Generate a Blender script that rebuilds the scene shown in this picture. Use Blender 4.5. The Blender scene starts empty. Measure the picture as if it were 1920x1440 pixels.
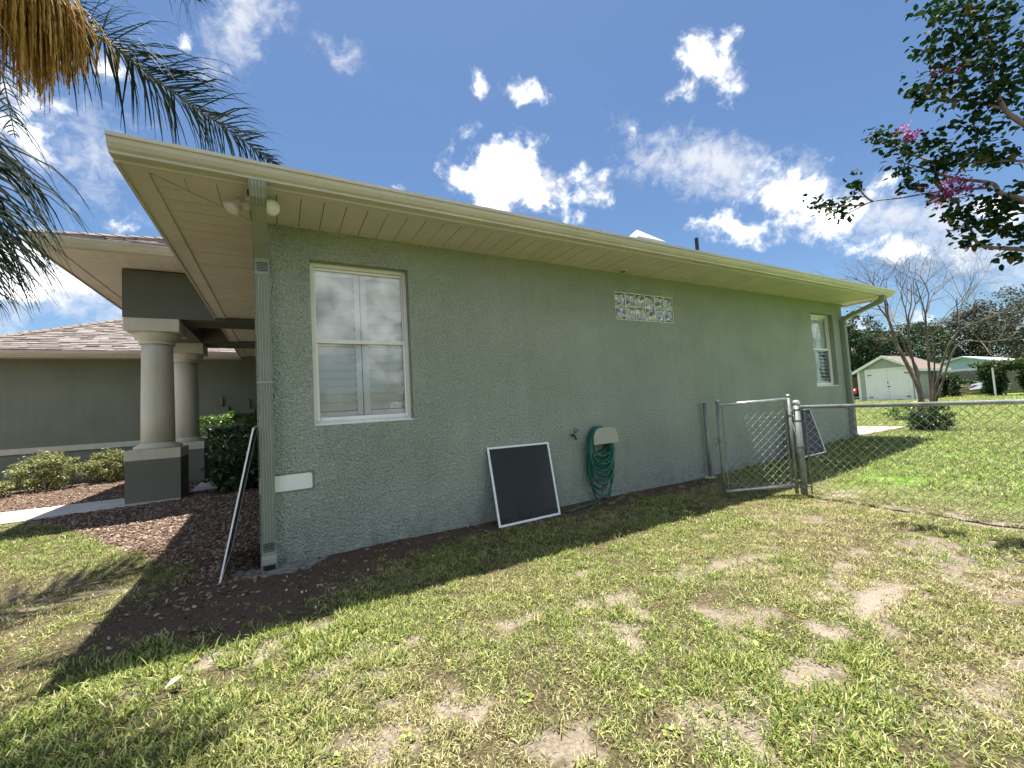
import bpy, math, random
import numpy as np
from mathutils import Matrix, Vector

sc = bpy.context.scene
COL = sc.collection
rnd = random.Random(7)
rng = np.random.default_rng(7)

# ------------------------------------------------------------------ camera
FPX, YAW, PITCH, ROLL = 780.9, 0.5097, 0.0554, -0.0578
CAM = np.array([0.175, -4.1888, 1.2291])
def _cam_axes():
    fw = np.array([math.sin(YAW)*math.cos(PITCH), math.cos(YAW)*math.cos(PITCH), math.sin(PITCH)])
    r = np.array([math.cos(YAW), -math.sin(YAW), 0.]); u = np.cross(r, fw)
    c, s = math.cos(ROLL), math.sin(ROLL)
    return r*c+u*s, u*c-r*s, fw
CR, CU, CF = _cam_axes()
def ray(px, py):
    """world direction seen at a point measured on the 1920 x 1440 photograph"""
    d = CR*((px-960)/FPX) + CU*((720-py)/FPX) + CF
    return d/np.linalg.norm(d)
def at(px, py, axis, val):
    d = ray(px, py); t = (val-CAM[axis])/d[axis]
    return CAM+t*d

cam = bpy.data.cameras.new('camera'); camo = bpy.data.objects.new('camera', cam); COL.objects.link(camo)
m = Matrix.Identity(4)
for i in range(3):
    m[i][0] = CR[i]; m[i][1] = CU[i]; m[i][2] = -CF[i]; m[i][3] = CAM[i]
camo.matrix_world = m
cam.sensor_width = 36; cam.lens = FPX/1920*36; cam.clip_start = .05; cam.clip_end = 3000
sc.camera = camo

# ------------------------------------------------------------------ light
SUNV = Vector((0.042, 0.146, 1.0)).normalized()          # towards the sun
sun_el = math.asin(SUNV.z); sun_az = math.atan2(SUNV.x, SUNV.y)
EXPOSURE = 1.42
SKY_STRENGTH = 0.05
sd = bpy.data.lights.new('sun', 'SUN'); sd.energy = 4.75; sd.angle = math.radians(.53); sd.color = (1, .95, .86)
so = bpy.data.objects.new('sun', sd); COL.objects.link(so)
so.rotation_euler = SUNV.to_track_quat('Z', 'Y').to_euler(); so.location = (0, 0, 30)

world = bpy.data.worlds.new('World'); sc.world = world; world.use_nodes = True
def build_world():
    nt = world.node_tree; N = nt.nodes; L = nt.links; N.clear()
    out = N.new('ShaderNodeOutputWorld'); bg = N.new('ShaderNodeBackground'); bg.inputs[1].default_value = SKY_STRENGTH
    L.new(bg.outputs[0], out.inputs[0])
    sky = N.new('ShaderNodeTexSky'); sky.sky_type = 'NISHITA'; sky.sun_disc = False
    sky.sun_elevation = sun_el; sky.sun_rotation = sun_az
    sky.air_density = 1.0; sky.dust_density = .6; sky.ozone_density = 1.6; sky.altitude = 20
    tc = N.new('ShaderNodeTexCoord'); D = tc.outputs['Generated']
    def math_(op, a, b=None, clamp=False):
        n = N.new('ShaderNodeMath'); n.operation = op; n.use_clamp = clamp
        for k, v in enumerate((a, b)):
            if v is None: continue
            if isinstance(v, (int, float)): n.inputs[k].default_value = v
            else: L.new(v, n.inputs[k])
        return n.outputs[0]
    def noise(vec, scale, det=8, rough=.6, dist=0, out='Fac'):
        n = N.new('ShaderNodeTexNoise'); n.inputs['Scale'].default_value = scale; n.inputs['Detail'].default_value = det
        n.inputs['Roughness'].default_value = rough; n.inputs['Distortion'].default_value = dist
        L.new(vec, n.inputs['Vector']); return n.outputs[out]
    # ragged edges: warp the direction a little before testing the cloud bodies
    wv = N.new('ShaderNodeVectorMath'); wv.operation = 'SUBTRACT'; L.new(noise(D, 9, 5, .65, 0, 'Color'), wv.inputs[0]); wv.inputs[1].default_value = (.5, .5, .5)
    ws = N.new('ShaderNodeVectorMath'); ws.operation = 'SCALE'; L.new(wv.outputs[0], ws.inputs[0]); ws.inputs['Scale'].default_value = .11
    wa = N.new('ShaderNodeVectorMath'); wa.operation = 'ADD'; L.new(D, wa.inputs[0]); L.new(ws.outputs[0], wa.inputs[1])
    W = wa.outputs[0]
    def bodies(lst):
        tot = None
        for (px, py, rx, ry, rot, wgt) in lst:
            c = Vector(ray(px, py))
            ex = (Vector(CR)-c*c.dot(Vector(CR))).normalized(); ey = c.cross(ex)
            a = math.radians(rot); e1 = ex*math.cos(a)-ey*math.sin(a)*-1; e2 = c.cross(e1)
            d = (px-960)**2+(py-720)**2
            k = 1/math.sqrt(FPX*FPX+d)          # pixels to radians, roughly
            mp = N.new('ShaderNodeMapping'); mp.vector_type = 'TEXTURE'
            mp.inputs['Location'].default_value = c
            mt = Matrix((e1, e2, c)).transposed()
            mp.inputs['Rotation'].default_value = mt.to_euler('XYZ')
            mp.inputs['Scale'].default_value = (rx*k, ry*k, max(rx, ry)*k)
            L.new(W, mp.inputs['Vector'])
            g = N.new('ShaderNodeTexGradient'); g.gradient_type = 'SPHERICAL'; L.new(mp.outputs[0], g.inputs[0])
            v = math_('MULTIPLY', g.outputs['Fac'], wgt)
            tot = v if tot is None else math_('MAXIMUM', tot, v)
        return tot
    puffy = bodies([(940, 335, 150, 120, 0, 1.25), (1020, 350, 170, 90, 10, 1.1), (880, 320, 90, 70, 0, .9), (1080, 410, 80, 50, 0, .8),
                    (980, 172, 95, 52, 0, .95), (900, 162, 36, 46, 0, .8), (1335, 120, 120, 62, 40, 1.1), (1285, 185, 45, 60, 0, .9), (1375, 85, 40, 60, 0, .8),
                    (1200, 245, 60, 24, 35, .55), (1480, 370, 150, 85, 12, 1.25), (1400, 430, 170, 50, 10, 1.1), (1560, 400, 130, 70, 0, 1.0),
                    (1660, 350, 80, 60, 0, .7), (1720, 480, 200, 55, 12, .95), (1850, 400, 130, 60, 10, .8),
                    (560, 60, 60, 40, -35, .6), (705, 148, 34, 24, -30, .6), (400, 130, 60, 40, 0, .75), (330, 60, 90, 40, -30, .6),
                    (120, 530, 220, 70, -5, 1.15), (60, 470, 130, 80, 0, .9), (210, 420, 110, 40, 0, .7), (30, 250, 140, 170, 0, .9), (190, 130, 100, 60, -30, .8),
                    (760, 350, 50, 14, 0, .7), (1640, 620, 200, 60, 0, .7)])
    wisp = bodies([(1330, 315, 240, 70, 4, 1.0), (470, 30, 170, 70, -35, .9), (1680, 400, 230, 60, 10, .9), (640, 100, 60, 60, -50, .5),
                   (1190, 250, 90, 40, 35, .5), (120, 540, 300, 110, 0, .9), (180, 300, 200, 150, -30, .5), (1800, 470, 260, 90, 12, .8)])
    n1 = noise(D, 15, 6, .62, .3)
    n2 = noise(D, 26, 5, .66, .35)
    # added out-of-view cloud cover, denser than in view, to brighten the shaded wall
    nb = noise(D, 2.6, 3, .5); fill_clouds = math_('MULTIPLY', math_('SUBTRACT', nb, .42), 4.5)
    # the added cover stops short of the view, where only the placed clouds stand
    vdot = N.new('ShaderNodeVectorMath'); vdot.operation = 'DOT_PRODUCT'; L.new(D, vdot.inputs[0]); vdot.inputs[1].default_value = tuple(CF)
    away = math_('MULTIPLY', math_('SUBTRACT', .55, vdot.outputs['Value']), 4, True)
    fill_clouds = math_('MULTIPLY', fill_clouds, away)
    body = math_('MAXIMUM', puffy, fill_clouds)
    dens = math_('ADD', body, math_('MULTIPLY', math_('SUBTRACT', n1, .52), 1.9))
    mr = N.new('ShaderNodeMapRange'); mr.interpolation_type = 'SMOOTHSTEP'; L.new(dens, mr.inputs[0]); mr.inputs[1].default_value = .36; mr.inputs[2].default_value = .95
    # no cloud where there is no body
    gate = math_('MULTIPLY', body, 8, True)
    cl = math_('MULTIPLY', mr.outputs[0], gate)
    wd = math_('ADD', math_('MULTIPLY', wisp, .75), math_('MULTIPLY', math_('SUBTRACT', n2, .52), 1.3))
    mw = N.new('ShaderNodeMapRange'); mw.interpolation_type = 'SMOOTHSTEP'; L.new(wd, mw.inputs[0]); mw.inputs[1].default_value = .05; mw.inputs[2].default_value = .8; mw.inputs[4].default_value = .75
    wg = math_('MULTIPLY', mw.outputs[0], math_('MULTIPLY', wisp, 4, True))
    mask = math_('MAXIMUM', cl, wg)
    # cloud brightness: white tops, faint grey folds
    bright = N.new('ShaderNodeMapRange'); L.new(math_('ADD', dens, math_('MULTIPLY', math_('SUBTRACT', noise(D, 22, 4, .6), .5), 1.6)), bright.inputs[0]); bright.inputs[1].default_value = .45; bright.inputs[2].default_value = 1.45
    bright.inputs[3].default_value = .40/SKY_STRENGTH; bright.inputs[4].default_value = 1.25/SKY_STRENGTH
    cc = N.new('ShaderNodeCombineColor'); L.new(bright.outputs[0], cc.inputs[0]); L.new(bright.outputs[0], cc.inputs[1]); L.new(math_('MULTIPLY', bright.outputs[0], 1.03), cc.inputs[2])
    # sky hue as the phone saw it: a slightly violet blue
    tint = N.new('ShaderNodeMix'); tint.data_type = 'RGBA'; tint.blend_type = 'MULTIPLY'; tint.inputs[0].default_value = 1
    L.new(sky.outputs[0], tint.inputs[6]); tint.inputs[7].default_value = SKY_TINT
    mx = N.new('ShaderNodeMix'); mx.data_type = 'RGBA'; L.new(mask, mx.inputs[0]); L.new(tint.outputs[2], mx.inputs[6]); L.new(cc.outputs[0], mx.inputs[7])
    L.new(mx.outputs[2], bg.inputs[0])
SKY_TINT = (.80, .95, 1.08, 1)
build_world()
vs = sc.view_settings
vs.view_transform = 'Standard'; vs.look = 'None'; vs.exposure = EXPOSURE; vs.gamma = 1; vs.use_curve_mapping = False
sc.render.engine = 'CYCLES'
sc.cycles.max_bounces = 6; sc.cycles.transparent_max_bounces = 12; sc.cycles.diffuse_bounces = 3; sc.cycles.glossy_bounces = 3
sc.cycles.use_adaptive_sampling = True; sc.cycles.adaptive_threshold = .02
sc.cycles.caustics_reflective = False; sc.cycles.caustics_refractive = False
world.cycles.sampling_method = 'MANUAL'; world.cycles.sample_map_resolution = 512

# ------------------------------------------------------------------ helpers
OFF = {}
class G:
    """collects faces of one mesh"""
    def __init__(s): s.v = []; s.f = []
    def add(s, vs, fs):
        b = len(s.v); s.v += [tuple(map(float, q)) for q in vs]; s.f += [tuple(i+b for i in f) for f in fs]; return s
    def box(s, x0, x1, y0, y1, z0, z1):
        return s.add([(x0,y0,z0),(x1,y0,z0),(x1,y1,z0),(x0,y1,z0),(x0,y0,z1),(x1,y0,z1),(x1,y1,z1),(x0,y1,z1)],
              [(0,3,2,1),(4,5,6,7),(0,1,5,4),(1,2,6,5),(2,3,7,6),(3,0,4,7)])
    def obox(s, c, ax, ay, az, hx, hy, hz):
        c, ax, ay, az = map(np.array, (c, ax, ay, az)); vs = []
        for dz in (-1, 1):
            for dx, dy in ((-1,-1),(1,-1),(1,1),(-1,1)): vs.append(c+ax*dx*hx+ay*dy*hy+az*dz*hz)
        return s.add(vs, [(0,3,2,1),(4,5,6,7),(0,1,5,4),(1,2,6,5),(2,3,7,6),(3,0,4,7)])
    def tube(s, pts, rad, n=8, cap=True):
        pts = [np.array(q, float) for q in pts]; k = len(pts)
        if not hasattr(rad, '__len__'): rad = [rad]*k
        prev = None; vs = []
        for i, q in enumerate(pts):
            t = pts[min(i+1, k-1)]-pts[max(i-1, 0)]; t = t/(np.linalg.norm(t)+1e-9)
            if prev is None:
                a = np.array([0,0,1.]) if abs(t[2]) < .9 else np.array([1.,0,0])
                a = np.cross(t, a)
            else: a = prev-t*np.dot(prev, t)
            a = a/(np.linalg.norm(a)+1e-9); prev = a; b = np.cross(t, a)
            for j in range(n):
                w = 2*math.pi*j/n; vs.append(q+rad[i]*(a*math.cos(w)+b*math.sin(w)))
        fs = [(i*n+j, i*n+(j+1) % n, (i+1)*n+(j+1) % n, (i+1)*n+j) for i in range(k-1) for j in range(n)]
        if cap: fs += [tuple(range(n))[::-1], tuple((k-1)*n+j for j in range(n))]
        return s.add(vs, fs)
    def lathe(s, c, prof, n=32, axis=None):
        """prof: (radius, height) pairs round the vertical through c (or round axis)"""
        c = np.array(c, float); az = np.array([0,0,1.]) if axis is None else np.array(axis, float)/np.linalg.norm(axis)
        a = np.cross(az, [0,1,0] if abs(az[1]) < .9 else [1,0,0]); a = a/np.linalg.norm(a); b = np.cross(az, a)
        vs = [c+az*h+r*(a*math.cos(2*math.pi*j/n)+b*math.sin(2*math.pi*j/n)) for r, h in prof for j in range(n)]
        k = len(prof)
        fs = [(i*n+j, i*n+(j+1) % n, (i+1)*n+(j+1) % n, (i+1)*n+j) for i in range(k-1) for j in range(n)]
        fs += [tuple(range(n))[::-1], tuple((k-1)*n+j for j in range(n))]
        return s.add(vs, fs)
    def prism(s, prof, axis, a0, a1):
        """profile of 2-D points swept along a world axis ('x': prof=(y,z), 'y': prof=(x,z), 'z': prof=(x,y))"""
        n = len(prof); vs = []
        for a in (a0, a1):
            for u, w in prof: vs.append({'x': (a,u,w), 'y': (u,a,w), 'z': (u,w,a)}[axis])
        fs = [(j, (j+1) % n, n+(j+1) % n, n+j) for j in range(n)]+[tuple(range(n))[::-1], tuple(range(n, 2*n))]
        return s.add(vs, fs)
    def sweep(s, path, prof, right, cap=True):
        """rectangular-ish profile (u along right, w along the other) swept along a path lying in one plane"""
        right = np.array(right, float); path = [np.array(q, float) for q in path]; n = len(prof); k = len(path); vs = []
        for i, q in enumerate(path):
            t0 = path[i]-path[i-1] if i else path[1]-path[0]; t1 = path[i+1]-path[i] if i < k-1 else t0
            t0 = t0/np.linalg.norm(t0); t1 = t1/np.linalg.norm(t1); t = t0+t1; t = t/np.linalg.norm(t)
            o = np.cross(t, right); o = o/np.linalg.norm(o); sc_ = 1/max(.4, np.dot(t, t0))
            for u, w in prof: vs.append(q+right*u+o*w*sc_)
        fs = [(i*n+j, i*n+(j+1) % n, (i+1)*n+(j+1) % n, (i+1)*n+j) for i in range(k-1) for j in range(n)]
        if cap: fs += [tuple(range(n))[::-1], tuple((k-1)*n+j for j in range(n))]
        return s.add(vs, fs)

def link(o, parent=None):
    COL.objects.link(o)
    if parent is not None: o.parent = parent; OFF[o.name] = OFF.get(parent.name, np.zeros(3))
    return o
def tag(o, label=None, cat=None, group=None, kind=None):
    if label: o['label'] = label
    if cat: o['category'] = cat
    if group: o['group'] = group
    if kind: o['kind'] = kind
    return o
def thing(name, loc, label, cat, group=None):
    o = bpy.data.objects.new(name, None); COL.objects.link(o); o.location = loc; o.empty_display_size = .1
    OFF[o.name] = np.array(loc, float); return tag(o, label, cat, group)
def obj(name, g, mat, parent=None, smooth=False, kind=None, bevel=0):
    off = OFF.get(parent.name, np.zeros(3)) if parent is not None else np.zeros(3)
    v = np.array(g.v, float).reshape(-1, 3)-off
    me = bpy.data.meshes.new(name); me.from_pydata(v.tolist(), [], g.f); me.update()
    if mat is not None: me.materials.append(mat)
    if smooth: me.polygons.foreach_set('use_smooth', [True]*len(me.polygons))
    o = bpy.data.objects.new(name, me); link(o, parent)
    if bevel:
        b = o.modifiers.new('bevel', 'BEVEL'); b.width = bevel; b.segments = 2; b.limit_method = 'ANGLE'
    if kind: o['kind'] = kind
    return o
def np_mesh(name, v, f, mat, parent=None, smooth=False, attrs=None, kind=None):
    """v: n x 3, f: m x k (all faces of k corners); attrs: name -> per-vertex floats"""
    off = OFF.get(parent.name, np.zeros(3)) if parent is not None else np.zeros(3)
    v = np.asarray(v, np.float32)-off.astype(np.float32); f = np.asarray(f, np.int32); k = f.shape[1]
    me = bpy.data.meshes.new(name); me.vertices.add(len(v)); me.vertices.foreach_set('co', v.ravel())
    me.loops.add(f.size); me.loops.foreach_set('vertex_index', f.ravel())
    me.polygons.add(len(f)); me.polygons.foreach_set('loop_start', np.arange(0, f.size, k, dtype=np.int32))
    me.polygons.foreach_set('loop_total', np.full(len(f), k, np.int32))
    if smooth: me.polygons.foreach_set('use_smooth', np.ones(len(f), bool))
    me.update(calc_edges=True)
    for n, a in (attrs or {}).items():
        at_ = me.attributes.new(n, 'FLOAT', 'POINT'); at_.data.foreach_set('value', np.asarray(a, np.float32))
    if mat is not None: me.materials.append(mat)
    o = bpy.data.objects.new(name, me); link(o, parent)
    if kind: o['kind'] = kind
    return o
def copy_tree(o, parent=None):
    c = o.copy(); COL.objects.link(c); c.parent = parent
    for ch in list(o.children): copy_tree(ch, c)
    return c

# value noise, used for the lie of the lawn, its bare patches and the leaf clumps
def vnoise(x, y, seed=0):
    xi = np.floor(x).astype(np.int64); yi = np.floor(y).astype(np.int64); fx = x-xi; fy = y-yi
    fx = fx*fx*(3-2*fx); fy = fy*fy*(3-2*fy)
    def h(a, b):
        n = (a*374761393+b*668265263+seed*974711) & 0x7fffffff
        n = ((n ^ (n >> 13))*1274126177) & 0x7fffffff
        return ((n ^ (n >> 16)) & 0xffff)/65535.
    return (h(xi, yi)*(1-fx)+h(xi+1, yi)*fx)*(1-fy)+(h(xi, yi+1)*(1-fx)+h(xi+1, yi+1)*fx)*fy
def fbm(x, y, sc_, oct_=4, seed=0):
    t = 0; a = .5; n = 0
    for i in range(oct_):
        t = t+a*vnoise(x*sc_*2**i+17.3*i, y*sc_*2**i-9.1*i, seed+i); n += a; a *= .5
    return t/n
def sstep(a, b, x): t = np.clip((x-a)/(b-a), 0, 1); return t*t*(3-2*t)

# ------------------------------------------------------------------ materials
def nmat(name):
    mt = bpy.data.materials.new(name); mt.use_nodes = True; nt = mt.node_tree
    return mt, nt, nt.nodes, nt.links, nt.nodes['Principled BSDF']
def _coord(N, L, scale=None, coords='Object'):
    tc = N.new('ShaderNodeTexCoord'); o = tc.outputs[coords]
    if scale is not None:
        mp = N.new('ShaderNodeMapping'); mp.inputs['Scale'].default_value = scale; L.new(o, mp.inputs['Vector']); o = mp.outputs[0]
    return o
def _noise(N, L, vec, scale, det=4, rough=.55, dist=0):
    n = N.new('ShaderNodeTexNoise'); n.inputs['Scale'].default_value = scale; n.inputs['Detail'].default_value = det
    n.inputs['Roughness'].default_value = rough; n.inputs['Distortion'].default_value = dist; L.new(vec, n.inputs['Vector']); return n
def _ramp(N, L, fac, stops):
    r = N.new('ShaderNodeValToRGB'); L.new(fac, r.inputs[0]); el = r.color_ramp.elements
    while len(el) < len(stops): el.new(.5)
    for e, (p, c) in zip(el, stops): e.position = p; e.color = (*c, 1)
    return r.outputs[0]
def pm(name, c1, c2=None, scale=4, det=5, rough=.6, bump=0, bscale=60, bdist=.01, metal=0, spec=.5, stretch=None, lo=.35, hi=.65, bdet=3):
    mt, nt, N, L, B = nmat(name)
    B.inputs['Roughness'].default_value = rough; B.inputs['Metallic'].default_value = metal; B.inputs['Specular IOR Level'].default_value = spec
    v = _coord(N, L, stretch)
    if c2 is None: B.inputs['Base Color'].default_value = (*c1, 1)
    else: L.new(_ramp(N, L, _noise(N, L, v, scale, det).outputs['Fac'], [(lo, c1), (hi, c2)]), B.inputs['Base Color'])
    if bump:
        b = N.new('ShaderNodeBump'); b.inputs['Strength'].default_value = bump; b.inputs['Distance'].default_value = bdist
        L.new(_noise(N, L, v, bscale, bdet).outputs['Fac'], b.inputs['Height']); L.new(b.outputs[0], B.inputs['Normal'])
    return mt
def stucco_mat(name, c1, c2, grain=42, strength=.6, dist=.012, streaks=0, splash=False):
    mt, nt, N, L, B = nmat(name); v = _coord(N, L); B.inputs['Roughness'].default_value = .75; B.inputs['Specular IOR Level'].default_value = .3
    n = _noise(N, L, v, 1.6, 6, .6)
    col = _ramp(N, L, n.outputs['Fac'], [(.3, c1), (.7, c2)])
    if streaks:      # rain marks, drawn out vertically
        vs_ = _coord(N, L, (7, 7, .5)); n3 = _noise(N, L, vs_, 1.0, 5, .6)
        mx = N.new('ShaderNodeMix'); mx.data_type = 'RGBA'; mx.blend_type = 'MULTIPLY'; mx.inputs[0].default_value = streaks
        L.new(col, mx.inputs[6]); L.new(_ramp(N, L, n3.outputs['Fac'], [(.35, (.72, .73, .72)), (.6, (1, 1, 1))]), mx.inputs[7]); col = mx.outputs[2]
    if splash:
        n7 = _noise(N, L, v, 55, 3, .7); m7 = N.new('ShaderNodeMix'); m7.data_type = 'RGBA'; m7.blend_type = 'MULTIPLY'; m7.inputs[0].default_value = 1
        L.new(col, m7.inputs[6]); L.new(_ramp(N, L, n7.outputs['Fac'], [(.3, (.74, .74, .74)), (.5, (.98, .98, .98)), (.7, (1.2, 1.2, 1.2))]), m7.inputs[7]); col = m7.outputs[2]
        # soil splashed up the foot of the wall, uneven, and a few runs under the sills
        sx = N.new('ShaderNodeSeparateXYZ'); L.new(v, sx.inputs[0]); mrz = N.new('ShaderNodeMapRange'); L.new(sx.outputs['Z'], mrz.inputs[0])
        mrz.inputs[1].default_value = .42; mrz.inputs[2].default_value = .0; n5 = _noise(N, L, v, 9, 5, .65)
        ms = N.new('ShaderNodeMath'); ms.operation = 'MULTIPLY'; L.new(mrz.outputs[0], ms.inputs[0]); L.new(_ramp(N, L, n5.outputs['Fac'], [(.42, (0, 0, 0)), (.68, (1, 1, 1))]), ms.inputs[1])
        m3 = N.new('ShaderNodeMix'); m3.data_type = 'RGBA'; L.new(ms.outputs[0], m3.inputs[0]); L.new(col, m3.inputs[6]); m3.inputs[7].default_value = (.26, .26, .225, 1); col = m3.outputs[2]
        n6 = _noise(N, L, v, .9, 4, .6); m4 = N.new('ShaderNodeMix'); m4.data_type = 'RGBA'; m4.blend_type = 'MULTIPLY'; m4.inputs[0].default_value = .8
        L.new(col, m4.inputs[6]); L.new(_ramp(N, L, n6.outputs['Fac'], [(.35, (.86, .88, .86)), (.62, (1.05, 1.05, 1.05))]), m4.inputs[7]); col = m4.outputs[2]
    L.new(col, B.inputs['Base Color'])
    a = _noise(N, L, v, grain, 2, .5, .6); vo = N.new('ShaderNodeTexVoronoi'); vo.feature = 'SMOOTH_F1'; vo.inputs['Scale'].default_value = grain*1.5; L.new(v, vo.inputs['Vector'])
    ad = N.new('ShaderNodeMath'); ad.operation = 'SUBTRACT'; L.new(a.outputs['Fac'], ad.inputs[0])
    ml = N.new('ShaderNodeMath'); ml.operation = 'MULTIPLY'; L.new(vo.outputs['Distance'], ml.inputs[0]); ml.inputs[1].default_value = .5; L.new(ml.outputs[0], ad.inputs[1])
    b = N.new('ShaderNodeBump'); b.inputs['Strength'].default_value = strength; b.inputs['Distance'].default_value = dist
    L.new(ad.outputs[0], b.inputs['Height']); L.new(b.outputs[0], B.inputs['Normal'])
    return mt
def leaf_mat(name, stops, rough=.45, transl=.35, attr='lv', spec=.4):
    """leaf: colour runs along a per-leaf value, some light comes through"""
    mt, nt, N, L, B = nmat(name)
    a = N.new('ShaderNodeAttribute'); a.attribute_name = attr
    col = _ramp(N, L, a.outputs['Fac'], stops); L.new(col, B.inputs['Base Color'])
    B.inputs['Roughness'].default_value = rough; B.inputs['Specular IOR Level'].default_value = spec
    tr = N.new('ShaderNodeBsdfTranslucent'); L.new(col, tr.inputs[0])
    mx = N.new('ShaderNodeMixShader'); mx.inputs[0].default_value = transl; L.new(B.outputs[0], mx.inputs[1]); L.new(tr.outputs[0], mx.inputs[2])
    L.new(mx.outputs[0], N['Material Output'].inputs[0]); return mt
def glass_mat(name, tint=(.9, .95, .94), refl=.12, rough=.0):
    mt, nt, N, L, B = nmat(name); N.remove(B)
    t = N.new('ShaderNodeBsdfTransparent'); t.inputs[0].default_value = (*tint, 1)
    g = N.new('ShaderNodeBsdfGlossy'); g.inputs['Roughness'].default_value = rough; g.inputs[0].default_value = (.95, 1, 1, 1)
    lw = N.new('ShaderNodeFresnel'); lw.inputs[0].default_value = 1.5
    ad = N.new('ShaderNodeMath'); ad.operation = 'ADD'; ad.use_clamp = True; L.new(lw.outputs[0], ad.inputs[0]); ad.inputs[1].default_value = refl
    mx = N.new('ShaderNodeMixShader'); L.new(ad.outputs[0], mx.inputs[0]); L.new(t.outputs[0], mx.inputs[1]); L.new(g.outputs[0], mx.inputs[2])
    L.new(mx.outputs[0], N['Material Output'].inputs[0]); return mt

M = {}
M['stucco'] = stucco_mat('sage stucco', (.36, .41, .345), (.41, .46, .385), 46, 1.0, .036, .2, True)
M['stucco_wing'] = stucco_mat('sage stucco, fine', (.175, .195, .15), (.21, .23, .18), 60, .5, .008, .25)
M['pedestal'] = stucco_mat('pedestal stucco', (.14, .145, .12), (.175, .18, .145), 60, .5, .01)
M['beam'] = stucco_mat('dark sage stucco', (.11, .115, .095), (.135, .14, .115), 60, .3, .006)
M['column'] = stucco_mat('cast stone', (.58, .555, .46), (.67, .64, .54), 70, .7, .010, .3)
M['band'] = pm('pale trim paint', (.80, .83, .77), (.84, .86, .80), 9, rough=.7, bump=.15, bscale=120)
M['cream'] = pm('cream paint', (.58, .545, .485), (.65, .61, .545), 2.2, rough=.6, bump=.08, bscale=30, bdist=.004)
M['gutter'] = pm('cream enamel', (.51, .485, .42), (.61, .58, .505), 2.5, rough=.45, spec=.45, stretch=(.6, 4, 4))
M['dark'] = pm('dark gap', (.02, .02, .018))
M['spout'] = pm('sage enamel', (.25, .285, .23), (.29, .32, .26), 5, rough=.42, bump=.1, bscale=40, bdist=.003)
M['white'] = pm('white vinyl', (.78, .80, .78), (.83, .84, .82), 6, rough=.4)
M['shutter'] = pm('white shutter', (.89, .91, .90), (.91, .93, .92), 8, rough=.45)
M['frame'] = pm('almond window frame', (.74, .73, .65), (.80, .78, .70), 6, rough=.45)
M['glass'] = glass_mat('window glass', (.98, 1, .99), refl=.045)
M['inside'] = pm('room', (.25, .25, .24))
M['alu'] = pm('white aluminium', (.76, .80, .80), (.82, .85, .85), 8, rough=.35)
M['galv'] = pm('galvanised steel', (.42, .44, .45), (.60, .62, .63), 14, rough=.38, metal=.75)
M['galv_post'] = pm('weathered galvanised post', (.16, .185, .165), (.24, .27, .245), 9, rough=.5, metal=.25)
M['wire'] = pm('chain link wire', (.34, .35, .34), (.58, .59, .58), 60, rough=.35, metal=.5)
M['rust'] = pm('dull fitting', (.16, .15, .13), (.30, .28, .24), 30, rough=.6, metal=.5)
M['hose'] = pm('green hose', (.006, .085, .055), (.012, .15, .10), 12, rough=.35)
M['hanger'] = pm('hanger paint', (.33, .37, .29), (.37, .41, .32), 7, rough=.5)
M['brass'] = pm('old brass', (.04, .05, .05), (.09, .09, .08), 30, rough=.5, metal=.6)
M['concrete'] = pm('concrete walk', (.46, .44, .40), (.58, .56, .52), 6, rough=.85, bump=.3, bscale=90, bdist=.004)
M['pavers'] = pm('pink pavers', (.46, .33, .28), (.56, .42, .36), 5, rough=.85, bump=.2)
M['bark'] = pm('palm trunk bark', (.20, .18, .15), (.32, .29, .25), 8, rough=.9, bump=.6, bscale=20, stretch=(1, 1, 6))
M['myrtle_bark'] = pm('smooth myrtle bark', (.16, .12, .09), (.30, .24, .18), 10, rough=.75, stretch=(3, 3, .6))
M['bare_bark'] = pm('grey brown bark', (.075, .053, .04), (.20, .16, .128), 3, rough=.8, bump=.3, bscale=25)
M['rachis'] = pm('palm rachis', (.10, .12, .06), (.20, .19, .11), 6, rough=.7, spec=.2)
M['palm'] = leaf_mat('palm leaflet', [(0, (.009, .02, .016)), (.6, (.02, .042, .024)), (.9, (.06, .085, .028)), (1, (.26, .22, .08))], .6, .12, spec=.15)
M['fruit'] = leaf_mat('palm fruit strands', [(0, (.34, .18, .03)), (.5, (.55, .34, .07)), (1, (.70, .50, .16))], .7, .25)
M['myrtle'] = leaf_mat('myrtle leaf', [(0, (.009, .03, .014)), (.55, (.02, .055, .016)), (.9, (.06, .10, .018)), (1, (.16, .08, .03))], .6, .22, spec=.12)
M['bloom'] = leaf_mat('myrtle bloom', [(0, (.22, .03, .14)), (.6, (.42, .09, .30)), (1, (.60, .26, .48))], .6, .35)
M['shrub'] = leaf_mat('variegated shrub leaf', [(0, (.07, .11, .03)), (.45, (.24, .26, .09)), (1, (.58, .54, .28))], .45, .3)
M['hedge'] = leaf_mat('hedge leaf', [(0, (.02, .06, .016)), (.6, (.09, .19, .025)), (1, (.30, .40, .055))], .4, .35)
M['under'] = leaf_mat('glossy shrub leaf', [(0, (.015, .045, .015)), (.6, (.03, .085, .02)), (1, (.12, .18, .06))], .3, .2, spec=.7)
M['far'] = leaf_mat('far tree leaf', [(0, (.012, .03, .012)), (.5, (.03, .06, .018)), (1, (.085, .12, .035))], .6, .25)
M['oak'] = leaf_mat('dull oak leaf', [(0, (.022, .03, .018)), (.5, (.05, .06, .035)), (1, (.12, .125, .075))], .6, .2)
M['vine'] = leaf_mat('vine leaf', [(0, (.015, .045, .012)), (.6, (.05, .10, .02)), (1, (.16, .22, .06))], .5, .3)
M['shed'] = pm('grey green siding', (.36, .37, .36), (.40, .41, .40), 3, rough=.7)
M['shed_white'] = pm('white shed paint', (.80, .77, .82), (.85, .82, .87), 5, rough=.55)
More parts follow.
